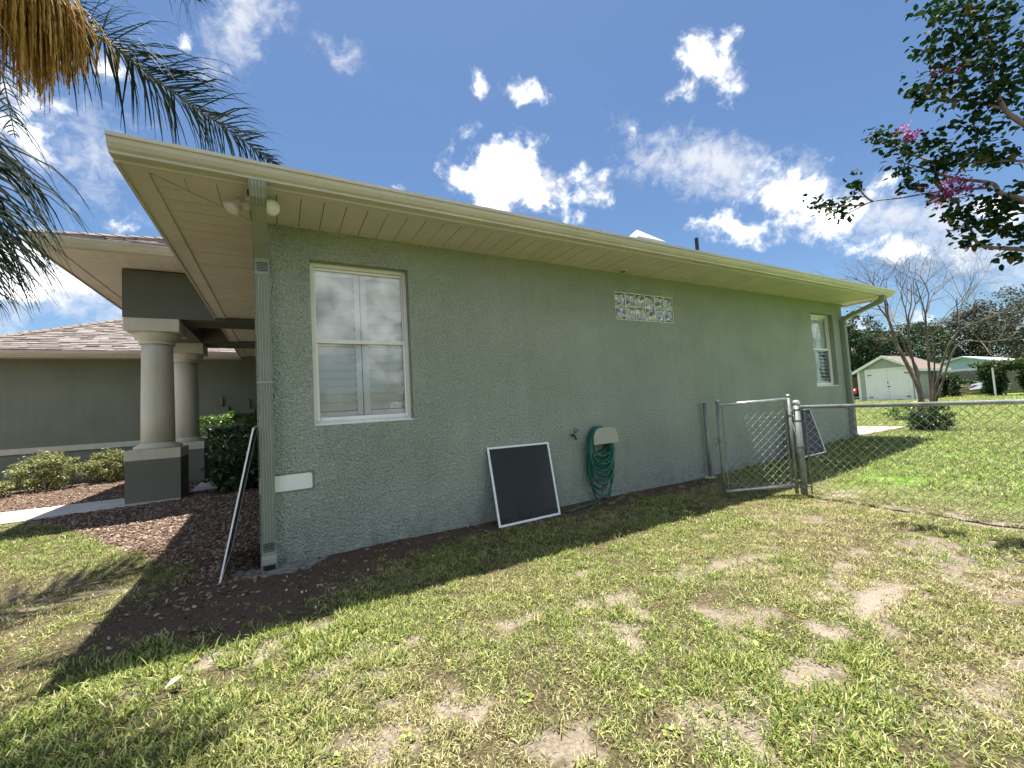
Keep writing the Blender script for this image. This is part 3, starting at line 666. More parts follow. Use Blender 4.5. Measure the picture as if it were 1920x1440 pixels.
# ---- main roof
SL = .45; ZE = 3.1
def hip(x0, x1, y0, y1, z, sl, th=.03):
    h = (y1-y0)/2; r = z+h*sl; v = [(x0,y0,z),(x1,y0,z),(x1,y1,z),(x0,y1,z),(x0+h,(y0+y1)/2,r),(x1-h,(y0+y1)/2,r)]
    return G().add(v, [(0,1,5,4),(1,2,5),(2,3,4,5),(3,0,4),(0,3,2,1)])
roof = obj('roof', hip(-.735, L_W+.275, -.72, 9.3, ZE, SL), M['brown_roof'], house)
obj('drip_edge', G().box(-.72, L_W+.26, -.81, -.69, 3.0925, 3.098), M['galv'], roof)
sk = np.array([7.07, 2.1, 0]); zr = ZE+SL*(2.1+.72)
obj('skylight', G().box(6.66, 7.46, 1.75, 2.45, zr-.25, zr+.20).add([(6.66,1.75,zr+.2005),(7.46,1.75,zr+.2005),(7.46,2.45,zr+.2005),(6.66,2.45,zr+.2005),(7.0,2.1,zr+.53)], [(0,1,4),(1,2,4),(2,3,4),(3,0,4)]), M['pvc'], roof)
pb = at(1307, 462, 1, 2.4); obj('vent_pipe', G().lathe((pb[0], 2.4, ZE+SL*3.1-.1), [(.045, 0), (.045, 0.1+pb[2]-(ZE+SL*3.1)+.21), (.036, 0.1+pb[2]-(ZE+SL*3.1)+.21)], 16), M['black'], roof, False)
# ---- windows
def window(rect, name, label, louvers=(-1.0, -1.0), y=.085):
    x0, x1, z0, z1 = rect
    w = obj(name, G().box(x0, x0+.035, y, y+.06, z0, z1).box(x1-.035, x1, y, y+.06, z0, z1).box(x0+.035, x1-.035, y, y+.06, z1-.035, z1).box(x0+.035, x1-.035, y-.004, y+.06, z0, z0+.03), M['frame'], house, bevel=.003)
    w['label'] = label
    zm = z0+(z1-z0)*.515
    obj('meeting_rail', G().box(x0+.036, x1-.036, y+.004, y+.05, zm-.022, zm+.018), M['frame'], w, bevel=.003)
    obj('sash', G().box(x0+.036, x0+.056, y+.012, y+.045, z0+.032, zm-.023).box(x1-.056, x1-.036, y+.012, y+.045, z0+.032, zm-.023).box(x0+.057, x1-.057, y+.012, y+.045, z0+.032, z0+.07), M['white'], w, bevel=.002)
    obj('sash', G().box(x0+.036, x0+.048, y+.03, y+.055, zm+.019, z1-.036).box(x1-.048, x1-.036, y+.03, y+.055, zm+.019, z1-.036).box(x0+.049, x1-.049, y+.03, y+.055, z1-.06, z1-.036), M['white'], w, bevel=.002)
    obj('pane', G().add([(x0+.057, y+.028, z0+.071), (x1-.057, y+.028, z0+.071), (x1-.057, y+.028, zm-.023), (x0+.057, y+.028, zm-.023)], [(0,1,2,3)]), M['glass'], w)
    obj('pane', G().add([(x0+.049, y+.042, zm+.019), (x1-.049, y+.042, zm+.019), (x1-.049, y+.042, z1-.061), (x0+.049, y+.042, z1-.061)], [(0,1,2,3)]), M['glass'], w)
    obj('sill', G().box(x0+.001, x1-.001, .002, y-.006, z0+.0005, z0+.012), M['band'], w)
    # plantation shutters inside: two leaves
    yy = y+.066; xm = (x0+x1)/2
    for a, b in ((x0-.01, xm-.003), (xm+.003, x1+.01)):
        obj('shutter_frame', G().box(a, a+.065, yy, yy+.028, z0-.01, z1+.01).box(b-.055, b, yy, yy+.028, z0-.01, z1+.01).box(a+.066, b-.056, yy, yy+.028, z0-.01, z0+.12).box(a+.066, b-.056, yy, yy+.028, z1-.10, z1+.01).box(a+.066, b-.056, yy, yy+.028, zm-.04, zm+.03), M['shutter'], w, bevel=.002)
        for zb, zt, ang in ((z0+.125, zm-.045, louvers[0]), (zm+.035, z1-.105, louvers[1])):
            n = round((zt-zb)/.076); st = (zt-zb)/n
            for k in range(n):
                cz = zb+(k+.5)*st; an = ang+rnd.uniform(-.05, .05)
                obj('louver', G().obox(((a+b)/2+.005, yy+.014, cz), (1, 0, 0), (0, math.cos(an), math.sin(an)), (0, -math.sin(an), math.cos(an)), (b-a)/2-.062, .042, .005), M['shutter'], w)
    return w
window(WIN1, 'window', 'tall single-hung window with closed white shutters')
window(WIN2, 'window', 'far window near the back corner, lower louvers open', (.35, -1.0))
bw = obj('glass_block_window', G().box(BLK[0]+.0005, BLK[0]+.014, .01, .1, BLK[2], BLK[3]).box(BLK[1]-.014, BLK[1]-.0005, .01, .1, BLK[2], BLK[3]).box(BLK[0]+.014, BLK[1]-.014, .01, .1, BLK[2]+.0005, BLK[2]+.013).box(BLK[0]+.014, BLK[1]-.014, .01, .1, BLK[3]-.013, BLK[3]-.0005).box(BLK[0]+.014, BLK[1]-.014, .06, .09, BLK[2]+.013, BLK[3]-.013), M['frame'], house)
mg = G(); bwid = (BLK[1]-BLK[0]-.028)/6; bh = (BLK[3]-BLK[2]-.026)/2
for k in range(1, 6): mg.box(BLK[0]+.014+k*bwid-.006, BLK[0]+.014+k*bwid+.006, .012, .06, BLK[2]+.0135, BLK[3]-.0135)
for k in range(6): mg.box(BLK[0]+.014+k*bwid+.0065, BLK[0]+.014+(k+1)*bwid-.0065, .013, .06, BLK[2]+.013+bh-.006, BLK[2]+.013+bh+.006)
obj('mortar', mg, M['frame'], bw)
def block_mesh(seed):
    r = np.random.default_rng(seed); n = 13; w = bwid/2-.007; h = bh/2-.007
    u, v = np.meshgrid(np.linspace(-1, 1, n), np.linspace(-1, 1, n), indexing='ij')
    ph = r.uniform(0, 6.28, 4); edge = np.clip(1.15-np.maximum(abs(u), abs(v))**6*1.2, 0, 1)
    y = .034*np.sin(2.6*u+1.9*v+ph[0])*np.cos(1.2*v-1.6*u+ph[1])+.013*np.sin(4.2*u-2.8*v+ph[2])
    V = np.stack([u*w, -.012*edge+y*edge*.8, v*h], -1).reshape(-1, 3)
    F = [(i*n+j, (i+1)*n+j, (i+1)*n+j+1, i*n+j+1) for i in range(n-1) for j in range(n-1)]
    b = len(V); V = np.vstack([V, [(-w, .035, -h), (w, .035, -h), (w, .035, h), (-w, .035, h)]])
    return V, np.array(F+[(0, (n-1)*n, b+1, b), ((n-1)*n, n*n-1, b+2, b+1), (n*n-1, n-1, b+3, b+2), (n-1, 0, b, b+3)])
for i in range(6):
    for k in range(2):
        V, F = block_mesh(i*2+k); c = np.array([BLK[0]+.014+(i+.5)*bwid, .024, BLK[2]+.013+(k+.5)*bh])
        np_mesh('glass_block', V+c, F, M['block'], bw, True)

# ---- porch: columns, beams, raised roof
def column(x, y, label):
    c = obj('column', G().lathe((x, y, .99), [(.215, 0), (.212, .5), (.203, 1.2), (.197, 1.56)], 40), M['column'], house, True); c['label'] = label
    obj('pedestal', G().box(x-.33, x+.33, y-.33, y+.33, -.15, .75), M['pedestal'], c)
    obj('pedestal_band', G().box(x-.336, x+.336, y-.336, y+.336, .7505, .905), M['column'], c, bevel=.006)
    obj('base_ring', G().lathe((x, y, .9052), [(.30, 0), (.305, .02), (.30, .045), (.262, .05), (.262, .058), (.255, .066), (.225, .08), (.22, .088)], 40), M['column'], c, True)
    obj('necking', G().lathe((x, y, 2.55), [(.198, 0), (.225, .004), (.235, .02), (.225, .036), (.215, .05), (.25, .07), (.285, .105), (.31, .16), (.315, .18)], 40), M['column'], c, True)
    obj('abacus', G().box(x-.338, x+.338, y-.338, y+.338, 2.7305, 2.928), M['column'], c, bevel=.008)
CX = -1.535
column(CX, 4.41, 'nearest porch column of pale cast stone'); column(CX, 6.74, 'porch column standing behind the nearest one')
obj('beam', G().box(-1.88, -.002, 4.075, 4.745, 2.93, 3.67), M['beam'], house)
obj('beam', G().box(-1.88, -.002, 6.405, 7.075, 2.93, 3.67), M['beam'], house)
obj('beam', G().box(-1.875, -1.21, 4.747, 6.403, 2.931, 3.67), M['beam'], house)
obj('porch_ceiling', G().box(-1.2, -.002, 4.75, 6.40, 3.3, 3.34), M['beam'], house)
PX0, PY0, PY1 = -2.6, 3.18, 7.95
obj('porch_soffit_backing', G().box(PX0+.05, .6, PY0+.05, PY1-.05, 3.702, 3.712), M['dark'], house)
obj('soffit_trim', G().box(PX0+.026, -.1, PY0+.153, PY0+.24, 3.676, 3.698), M['cream'], house)
obj('soffit_trim', G().box(PX0+.026, PX0+.22, PY0+.243, PY1-.13, 3.676, 3.698), M['cream'], house)
x = PX0+.225; y = PY0+.245
for k in range(4):
    a0 = x+k*.17; a1 = a0+.166
    obj('soffit_board', G().prism([(a0, y), (a1, y), (a1, y+(a1-x)), (a0, y+(a0-x)+.0)], 'z', 3.686, 3.698), M['cream'], house)
    b0 = y+k*.17+.003; b1 = b0+.163
    obj('soffit_board', G().prism([(x, b0), (x+(b0-y)-.004, b0), (x+(b1-y)-.004, b1), (x, b1)], 'z', 3.6862, 3.698), M['cream'], house)
a = x+.68
while a < -.1: obj('soffit_board', G().box(a, min(a+.166, -.1), y, 4.073, 3.686, 3.698), M['cream'], house); a += .17
b = y+.68
while b < PY1-.14: obj('soffit_board', G().box(x, -1.882, b, min(b+.166, PY1-.135), 3.686, 3.698), M['cream'], house); b += .17
gp2 = [(PY0+(u+.8345), w+.69) for u, w in GP]
obj('gutter', G().prism(gp2, 'x', PX0, -.1), M['gutter'], house)
obj('gutter_end_cap', G().prism(gp2[:9], 'x', PX0-.003, PX0-.0005), M['gutter'], house)
obj('fascia', G().box(PX0+.02, -.1, PY0+.134, PY0+.152, 3.655, 3.79), M['gutter'], house)
obj('fascia', G().box(PX0+.005, PX0+.025, PY0+.132, PY1-.1, 3.655, 3.785), M['gutter'], house)
pr = hip(PX0, 4.5, PY0+.02, PY1, 3.785, SL); proof = obj('porch_roof', pr, M['brown_roof'], house)
# ---- wing along the back of the court
WE = 8.9
obj('wing_soffit', G().box(-13, -.74, WE+.15, 9.699, 3.0, 3.012), M['cream'], house)
gp3 = [(WE+(u+.8345), w+.01) for u, w in GP]
obj('gutter', G().prism(gp3, 'x', -13, -.74), M['gutter'], house)
obj('fascia', G().box(-13, -.74, WE+.134, WE+.15, 2.955, 3.105), M['gutter'], house)
HX = -6.25       # the hip of the wing starts left of the frame
def wing_roof():
    g = G(); h = 5.2
    g.add([(HX, WE+.01, 3.1), (4, WE+.01, 3.1), (4, WE+h, 3.1+h*.5), (HX+h, WE+h, 3.1+h*.5), (HX, WE+2*h, 3.1), (4, WE+2*h, 3.1)], [(0,1,2,3), (4,0,3), (5,4,3,2), (0,4,5,1), (1,5,2)])
    return g
wroof = obj('wing_roof', wing_roof(), M['brown_roof'], house)
def shingles(name, parent, p0, along, up, nrm, length, rows, inside, expo=.143, seed=1):
    """overlapping shingle tabs, each a thin tilted slab"""
    r = np.random.default_rng(seed); V = []; F = []; A = []; p0, along, up, nrm = map(np.array, (p0, along, up, nrm))
    for i in range(rows):
        a = -r.uniform(0, .5)
        while a < length:
            w = r.uniform(.10, .34); b = a+w-.004; m_ = (a+b)/2
            if inside(m_, i*expo):
                lift = r.choice([.007, .022])+r.uniform(0, .005); o = len(V); up0 = i*expo-.012; up1 = (i+1)*expo+.02
                q = [p0+along*a+up*up0+nrm*lift, p0+along*b+up*up0+nrm*lift, p0+along*b+up*up1+nrm*.002, p0+along*a+up*up1+nrm*.002, p0+along*a+up*up0-nrm*.004, p0+along*b+up*up0-nrm*.004]
                V += q; F += [(o, o+1, o+2, o+3), (o+4, o+5, o+1, o)]; A += [.22+.6*r.beta(1.3, 1.0)]*6
            a += w
    return np_mesh(name, np.array(V), np.array(F), M['shingle'], parent, False, {'lv': np.array(A)}, 'stuff')
c45, s45 = 1/math.hypot(1, .5), .5/math.hypot(1, .5)
shingles('shingles', wroof, (HX, WE+.01, 3.1), (1, 0, 0), (0, c45, s45), (0, -s45, c45), 9, 40, lambda a, u: u*c45 < a-.03 and u*c45 < 5.15, .143, 3)
cA, sA = 1/math.hypot(1, SL), SL/math.hypot(1, SL)
shingles('shingles', proof, (PX0, PY0+.02, 3.785), (1, 0, 0), (0, cA, sA), (0, -sA, cA), 4.5, 18, lambda a, u: u*cA < a-.03 and u*cA < 2.36, .143, 4)
# ridge caps along both hips
for (p0, d, n, par) in (((HX, WE+.01, 3.1), (1, 1, .5), 26, wroof), ((PX0, PY0+.02, 3.785), (1, 1, SL), 14, proof)):
    p0 = np.array(p0); d = np.array(d); d = d/np.linalg.norm(d); sd_ = np.cross(d, (0, 0, 1)); sd_ /= np.linalg.norm(sd_); upv = np.cross(sd_, d)
    for k in range(n): obj('ridge_cap', G().add([p0+d*(k*.2-.01)+upv*.035, p0+d*(k*.2+.21)+upv*.022, p0+d*(k*.2-.01)+sd_*.13-upv*.018, p0+d*(k*.2+.21)+sd_*.13-upv*.028, p0+d*(k*.2-.01)-sd_*.13-upv*.018, p0+d*(k*.2+.21)-sd_*.13-upv*.028], [(0,2,3,1), (0,1,5,4), (0,4,2)]), M['brown_roof'], par)

# ---- downspouts: fluted rectangular pipe, elbow under the gutter, run down the wall
def flute(w, d):
    p = []; n = 5
    for k in range(n):
        u0 = -w/2+w*(k+.16)/n; u1 = -w/2+w*(k+.84)/n
        p += [(u0, d/2), (u0+.005, d/2-.008), (u1-.005, d/2-.008), (u1, d/2)]
    return [(-w/2, d/2)]+p+[(w/2, d/2), (w/2, -d/2), (-w/2, -d/2)]
def downspout(x, top_y, base_z, kick, label):
    prof = flute(.104, .075); plain = [(-.052, -.0375), (.052, -.0375), (.052, .0375), (-.052, .0375)]
    wy = -.045
    d = obj('downspout', G().sweep([(x, wy, 2.52), (x, wy, base_z+.14)], prof, (1, 0, 0)), M['spout'], house); d['label'] = label
    up = obj('elbow', G().sweep([(x, top_y, 2.985), (x, top_y, 2.95), (x, top_y+.03, 2.90), (x, top_y+.10, 2.865)], flute(.108, .080), (1, 0, 0)), M['spout'], d)
    obj('offset_pipe', G().sweep([(x, top_y+.09, 2.87), (x, wy-.06, 2.68)], [(u*.97, w*.97) for u, w in plain], (1, 0, 0)), M['spout'], d)
    obj('elbow', G().sweep([(x, wy-.08, 2.69), (x, wy-.03, 2.66), (x, wy, 2.61), (x, wy, 2.50)], [(u*1.03, w*1.03) for u, w in plain], (1, 0, 0)), M['spout'], d)
    for k in range(7): obj('crimp', G().box(x-.042, x+.042, wy-.0425, wy-.036, 2.525+k*.014, 2.531+k*.014), M['dark'], d)
    obj('elbow', G().sweep([(x, wy, base_z+.16), (x, wy, base_z+.10), (x, wy-.03, base_z+.055), (x+kick[0]*.4, wy-.10, base_z+.03)], [(u*1.04, w*1.04) for u, w in plain], (1, 0, 0)), M['spout'], d)
    for k in range(6): obj('crimp', G().box(x-.040, x+.040, wy-.0425, wy-.037, base_z+.145+k*.013, base_z+.1495+k*.013), M['dark'], d)
    obj('outlet', G().obox((x+kick[0]*.4, wy-.1035, base_z+.0285), (1, 0, 0), (0, .94, .35), (0, -.35, .94), .044, .001, .03), M['dark'], d)
    obj('strap', G().box(x-.058, x+.058, wy-.041, -.002, 1.55, 1.575), M['spout'], d)
    return d
downspout(.068, -.735, .0, (0, 0), 'sage downspout at the near house corner')
downspout(L_W-.075, -.735, .17, (.1, 0), 'sage downspout at the far house corner')

# ------------------------------------------------------------------ walk, patio
wk = G()
xs_ = [-12, -8.2, -6.4, -4.6, -2.9, -1.2]
for a, b in zip(xs_[:-1], xs_[1:]):
    q = [(a+.006, float(walk_y(a))), (b-.006, float(walk_y(b))), (b-.006, 4.86), (a+.006, 4.86)]
    o = obj('pavement', G().prism(q, 'z', -.02, .125), M['concrete'], None, bevel=.008)
    tag(o, kind='structure')
o = obj('pavement', G().box(-1.19, -.01, 4.76, 9.6, -.02, .122), M['concrete']); tag(o, kind='structure')
pt = obj('patio', G().box(10.6, 13.2, -.02, 7, .0, .215), M['pavers']); tag(pt, kind='structure')
for i in range(9):
    for j in range(5):
        x0 = 10.605+i*.287; y0 = -.015+j*.287
        obj('paver', G().box(x0+.005, x0+.282, y0+.005, y0+.282, .2155, .222+rnd.uniform(0, .004)), M['pavers'], pt)

# ------------------------------------------------------------------ fixtures on the wall
def floodlight():
    t = thing('floodlight', (.02, -.42, 2.989), 'twin-head security floodlight under the eave beside the near downspout', 'floodlight')
    c = np.array([.02, -.42, 2.989])
    obj('mounting_plate', G().lathe(c+[0, 0, -.035], [(.04, 0), (.055, .012), (.062, .035)], 24), M['cream'], t, True)
    for d, face in (((.75, -.35, -.22), 1), ((-.78, -.12, -.30), 0)):
        d = np.array(d); d = d/np.linalg.norm(d); a = c+[0, 0, -.03]
        sw = obj('lamp_arm', G().tube([a, a+d*.05, a+d*.09], [.016, .016, .02], 10), M['cream'], t, True)
        look = np.array([.35, -.75, -.35]) if face else np.array([-.5, -.1, -.75]); look = look/np.linalg.norm(look)
        e = c+[0, 0, -.03]+d*(.13 if face else .12)
        h = obj('lamp_head', G().lathe(e-look*.06, [(.022, 0), (.026, .03), (.034, .05), (.05, .075), (.062, .10), (.064, .108)], 28, look), M['cream'] if not face else M['bulb'], t, True)
        obj('lamp_lens', G().lathe(e+look*.048, [(.06, 0), (.058, .008), (.045, .014), (.02, .018)], 28, look), M['bulb'] if face else M['cream'], h, True)
    obj('sensor', G().obox(c+[-.035, -.02, -.075], (1, 0, 0), (0, 1, 0), (0, 0, 1), .022, .022, .03), M['cream'], t, bevel=.006)
floodlight()
def lean_screen(name, bl, br, tl, tr, label, smooth=None):
    bl, br, tl, tr = map(np.array, (bl, br, tl, tr)); c = (bl+br)/2
    t = thing(name, tuple(c), label, 'window screen', 'loose window screens leaning on the walls')
    n = np.cross(br-bl, tl-bl); n = n/np.linalg.norm(n); w = .022
    def bar(a, b, inner):
        d = (b-a)/np.linalg.norm(b-a); s = inner/np.linalg.norm(inner); L_ = np.linalg.norm(b-a)
        return G().obox((a+b)/2+s*w/2, d, s, n, L_/2, w/2, .006)
    ex = (br-bl)/np.linalg.norm(br-bl); ez = (tl-bl)/np.linalg.norm(tl-bl)
    obj('frame_bar', bar(bl, br, ez), M['alu'], t); obj('frame_bar', bar(tl, tr, -ez), M['alu'], t)
    obj('frame_bar', bar(bl+ez*(w+.0005), tl-ez*(w+.0005), ex), M['alu'], t); obj('frame_bar', bar(br+ez*(w+.0005), tr-ez*(w+.0005), -ex), M['alu'], t)
    q = [bl+ex*w+ez*w, br-ex*w+ez*w, tr-ex*w-ez*w, tl+ex*w-ez*w]
    obj('insect_mesh', G().add([p+n*.001 for p in q]+[p-n*.001 for p in q], [(0,1,2,3), (7,6,5,4), (0,4,5,1), (1,5,6,2), (2,6,7,3), (3,7,4,0)]), M['mesh'], t)
    return t
lean_screen('window_screen', (2.09, -.32, .008), (2.87, -.30, .008), (2.14, -.022, .80), (2.95, -.02, .79), 'white framed dark window screen leaning on the wall left of the hose')
lean_screen('window_screen', (-.262, -.21, .01), (-.262, .62, .03), (-.022, -.17, 1.18), (-.022, .66, 1.2), 'window screen seen edge-on, leaning on the corner behind the near downspout')
pB = at(1549, 848, 2, float(gz(8.85, -.25))+.01); pT = at(1518, 766, 1, -.025)
lean_screen('window_screen', (pB[0]-.75, pB[1], pB[2]-.015), tuple(pB), (pT[0]-.75, -.022, pT[2]), tuple(pT), 'window screen leaning on the wall behind the chain link gate')

def hose_set():
    t = thing('hose_hanger', (3.86, -.09, .80), 'sage half-round hose hanger fixed to the stucco wall', 'hose hanger')
    prof = [(-.20, 0), (-.185, .11), (-.15, .165), (-.10, .19), (.10, .19), (.155, .165), (.19, .11), (.205, 0), (.19, -.012), (-.185, -.012)]
    pl = at(1110, 836, 1, -.17); pr_ = at(1161, 828, 1, -.17); c = np.array([(pl[0]+pr_[0])/2+.005, 0, (pl[2]+pr_[2])/2+.012])
    obj('front_plate', G().prism([(c[0]+u, c[2]+w) for u, w in prof], 'y', -.175, -.168), M['hanger'], t, bevel=.003)
    obj('back_plate', G().prism([(c[0]+u*1.0, c[2]+w) for u, w in prof], 'y', -.012, -.003), M['hanger'], t)
    obj('saddle', G().prism([(c[0]+u*.78, c[2]+w*.78+.0) for u, w in prof[:8]], 'y', -.167, -.0125), M['hanger'], t)
    h = thing('garden_hose', (3.86, -.1, .0), 'green garden hose coiled over the wall hanger, end trailing along the ground', 'hose')
    r = np.random.default_rng(5); top = c[2]+.175; k = 18
    for i in range(k):
        q = r.uniform(0, 1); dep = -.03-.115*((i*.618) % 1); bot = top-[.30, .34, .40, .44, .50, .36, .56, .48, .68, .42, .76, .58, .92, .38, .46, .64, .52, .84][i]
        hw = [.15, .16, .17, .175, .18, .17, .19, .185, .195, .18, .20, .19, .185, .16, .18, .20, .19, .205][i]*(1.08); cx = c[0]-.02+r.normal(0, .012)-(.02 if i > 5 else 0)
        tp = top+.012*(i % 3); pts = []
        for s in range(29):
            a = 2*math.pi*s/28; z_ = math.cos(a); x_ = math.sin(a)
            zz = (tp+bot)/2+(tp-bot)/2*z_
            # teardrop: pinched where it rests on the saddle, round below
            xx = cx+hw*x_*(.86+.14*(-z_))+.012*math.sin(3*a+i)
            yy = dep-.01*math.sin(2*a+i)+(-.02*(1-z_)/2 if i % 2 else 0)
            pts.append((xx, max(-.163, min(-.022, yy)), zz))
        obj('coil', G().tube(pts, .0115, 8, False), M['hose'], h, True)
    tail = [(c[0]+.05, -.10, c[2]-.25), (c[0]+.03, -.09, .35), (c[0]-.03, -.09, .16), (c[0]-.08, -.10, .06), (c[0]-.16, -.13, .024), (3.42, -.20, .02), (3.18, -.26, .022), (3.02, -.305, .024), (2.965, -.32, .026)]
    P = [np.array(q) for q in tail]; fine = []
    for i in range(len(P)-1):
        p0, p1, p2, p3 = P[max(i-1, 0)], P[i], P[i+1], P[min(i+2, len(P)-1)]
        for s in range(6):
            u = s/6; fine.append(.5*((2*p1)+(-p0+p2)*u+(2*p0-5*p1+4*p2-p3)*u*u+(-p0+3*p1-3*p2+p3)*u**3))
    obj('tail', G().tube(fine+[P[-1]], .0095, 8), M['hose'], h, True)
    obj('coupling', G().tube([P[-1]+[-.0, 0, 0], P[-1]+[-.04, -.012, 0]], .014, 10), M['brass'], h)
    s = thing('hose_bib', (3.31, 0, .85), 'small dark brass tap on the wall beside the hose', 'tap')
    obj('pipe', G().tube([(3.29, -.001, .84), (3.29, -.05, .84)], .011, 10), M['hanger'], s, True); obj('body', G().tube([(3.29, -.045, .845), (3.295, -.085, .835), (3.30, -.105, .81), (3.30, -.108, .785)], [.017, .018, .015, .015], 12), M['brass'], s, True)
    obj('stem', G().tube([(3.295, -.075, .85), (3.315, -.085, .895)], .006, 8), M['brass'], s)
    hw = [(3.317+.026*math.cos(a), -.09+.012*math.sin(a), .90+.022*math.sin(a)) for a in np.linspace(0, 6.283, 17)]; obj('handwheel', G().tube(hw, .006, 6, False), M['brass'], s, True)
hose_set()
for k, (px, py, w, h_, lab) in enumerate([(416, 776, .16, .2, 'grey utility box on the far wall above the lit hedge'), (467, 780, .14, .2, 'grey utility box on the far wall nearest the house corner')]):
    p = at(px, py, 1, 9.6); t = thing('utility_box', (p[0], 9.69, p[2]), lab, 'utility box')
    obj('case', G().box(p[0]-w, p[0]+w, 9.58, 9.698, p[2]-h_, p[2]+h_), M['stucco_wing'], t, bevel=.01)
    obj('conduit', G().tube([(p[0], 9.64, p[2]+h_), (p[0], 9.66, p[2]+h_+.25), (p[0], 9.69, p[2]+h_+.26)], .025, 8), M['stucco_wing'], t)

# ------------------------------------------------------------------ chain link fence and gate
def link_mesh(o, ex, length, z0, z1, d=.086, r=.0029):
    """woven diamonds: zigzag wires side by side, hooked into one another"""
    o = np.array(o, float); ex = np.array(ex, float); nrm = np.array([-ex[1], ex[0], 0]); g = G(); h = d/2; n = int(length/h)
    rows = int((z1-z0)/h)
    for i in range(n):
        pts = []
        for k in range(rows+1):
            u = i*h+(h if (k+i) % 2 else 0)*1.0; s = .0022*(1 if k % 2 else -1)
            sag = .004*math.sin(k*.8+i*.31)
            pts.append(o+ex*(u+sag*.4)+nrm*(s+sag)+np.array([0, 0, z0+k*h]))
        g.tube(pts, r, 4, False)
    return g
def fence():
    y0 = -1.50; x = 5.51; t = thing('chain_link_fence', (x, y0, 0), 'galvanised chain link fence running out to the right from the gate post', 'fence')
    p = obj('post', G().lathe((x, y0, -.2), [(.036, 0), (.036, 1.27)], 20), M['galv_post'], t, True); obj('post_cap', G().lathe((x, y0, 1.065), [(.042, 0), (.042, .02), (.036, .04), (.02, .052)], 20), M['galv'], p, True)
    for z in (.10, .55, .86, .99): obj('band', G().lathe((x, y0, z), [(.040, 0), (.040, .022)], 20), M['rust'], p); obj('band_bolt', G().tube([(x+.0, y0-.04, z+.011), (x, y0-.07, z+.011)], .008, 6), M['rust'], p)
    obj('post', G().lathe((x, -5.5, -.2), [(.03, 0), (.03, 1.25)], 16), M['galv_post'], t, True)
    obj('top_rail', G().tube([(x, y0-.04, 1.035), (x, -8, 1.02)], .0205, 14), M['galv'], t, True)
    obj('tension_bar', G().box(x-.003, x+.003, y0-.09, y0-.075, .03, 1.0), M['rust'], t)
    obj('chain_link_mesh', link_mesh((x, y0-.082, 0), (0, -1, 0), 5.6, .03, 1.02), M['wire'], t, False, 'stuff')
    obj('bottom_wire', G().tube([(x, y0-.08, .035), (x, -8, .03)], .002, 4), M['rust'], t)
    for k in range(9): 
        yy = y0-.35-k*.55; a = [(x+.026*math.cos(w), yy, 1.032+.026*math.sin(w)) for w in np.linspace(0, 6.283, 11)]; obj('tie_wire', G().tube(a, .0022, 4, False), M['wire'], t)
    # wall post
    w = thing('fence_post', (5.80, -.07, 0), 'short green-grey steel post standing against the wall left of the gate', 'post')
    obj('tube', G().lathe((5.80, -.07, -.2), [(.029, 0), (.029, 1.30)], 18), M['galv_post'], w, True); obj('cap', G().lathe((5.80, -.07, 1.1), [(.033, 0), (.033, .012), (.026, .02)], 18), M['galv_post'], w, True)
    obj('footing', G().lathe((5.80, -.07, -.05), [(.10, 0), (.09, .06), (.05, .068)], 14), M['concrete'], w)
    # gate, swung half open towards the lawn
    a = np.array([5.44, -1.455, 0]); b = np.array([4.80, -.975, 0]); ex = (b-a); Lg = np.linalg.norm(ex); ex = ex/Lg; nr = np.array([-ex[1], ex[0], 0])
    g = thing('chain_link_gate', tuple(b), 'galvanised chain link gate standing half open beside the wall', 'gate')
    def P(u, z): return a+ex*u+np.array([0, 0, z])
    r = .0185
    obj('gate_upright', G().tube([P(0, .03), P(0, 1.165)], r, 14), M['galv_post'], g, True); fr_ = obj('gate_upright', G().tube([P(Lg, -.02), P(Lg, 1.15)], r, 14), M['galv_post'], g, True)
    obj('upright_cap', G().lathe(P(Lg, 1.15), [(.024, 0), (.024, .012), (.016, .026)], 14), M['galv'], fr_, True); hu = obj('upright_cap', G().lathe(P(0, 1.165), [(.024, 0), (.024, .012), (.016, .026)], 14), M['galv'], g, True)
    obj('gate_rail', G().tube([P(.015, 1.135), P(Lg-.015, 1.11)], r, 14), M['galv'], g, True); obj('gate_rail', G().tube([P(.015, .125), P(Lg-.015, .075)], r, 14), M['galv'], g, True)
    obj('chain_link_mesh', link_mesh(P(.045, 0), ex, Lg-.09, .10, 1.12), M['wire'], g, False, 'stuff')
    obj('tension_bar', G().obox(P(Lg-.05, .6), ex, nr, (0, 0, 1), .006, .0025, .5), M['rust'], g)
    obj('tension_bar', G().obox(P(.045, .62), ex, nr, (0, 0, 1), .006, .0025, .5), M['rust'], g)
    lt = obj('latch', G().lathe(P(Lg, .66), [(.026, 0), (.026, .05)], 14), M['rust'], g); obj('latch_fork', G().tube([P(Lg+.02, .70), P(Lg+.06, .72), P(Lg+.07, .69)], .007, 6), M['rust'], lt); obj('latch_fork', G().tube([P(Lg+.02, .67), P(Lg+.055, .64), P(Lg+.045, .61)], .007, 6), M['rust'], lt)
    for z in (.16, .92): 
        hg = obj('hinge', G().lathe(P(0, z), [(.025, 0), (.025, .03)], 14), M['rust'], g); obj('hinge_pin', G().tube([P(0, z+.015)+[.02, -.015, 0], (5.50, -1.495, z+.015)], .009, 8), M['rust'], hg)
fence()
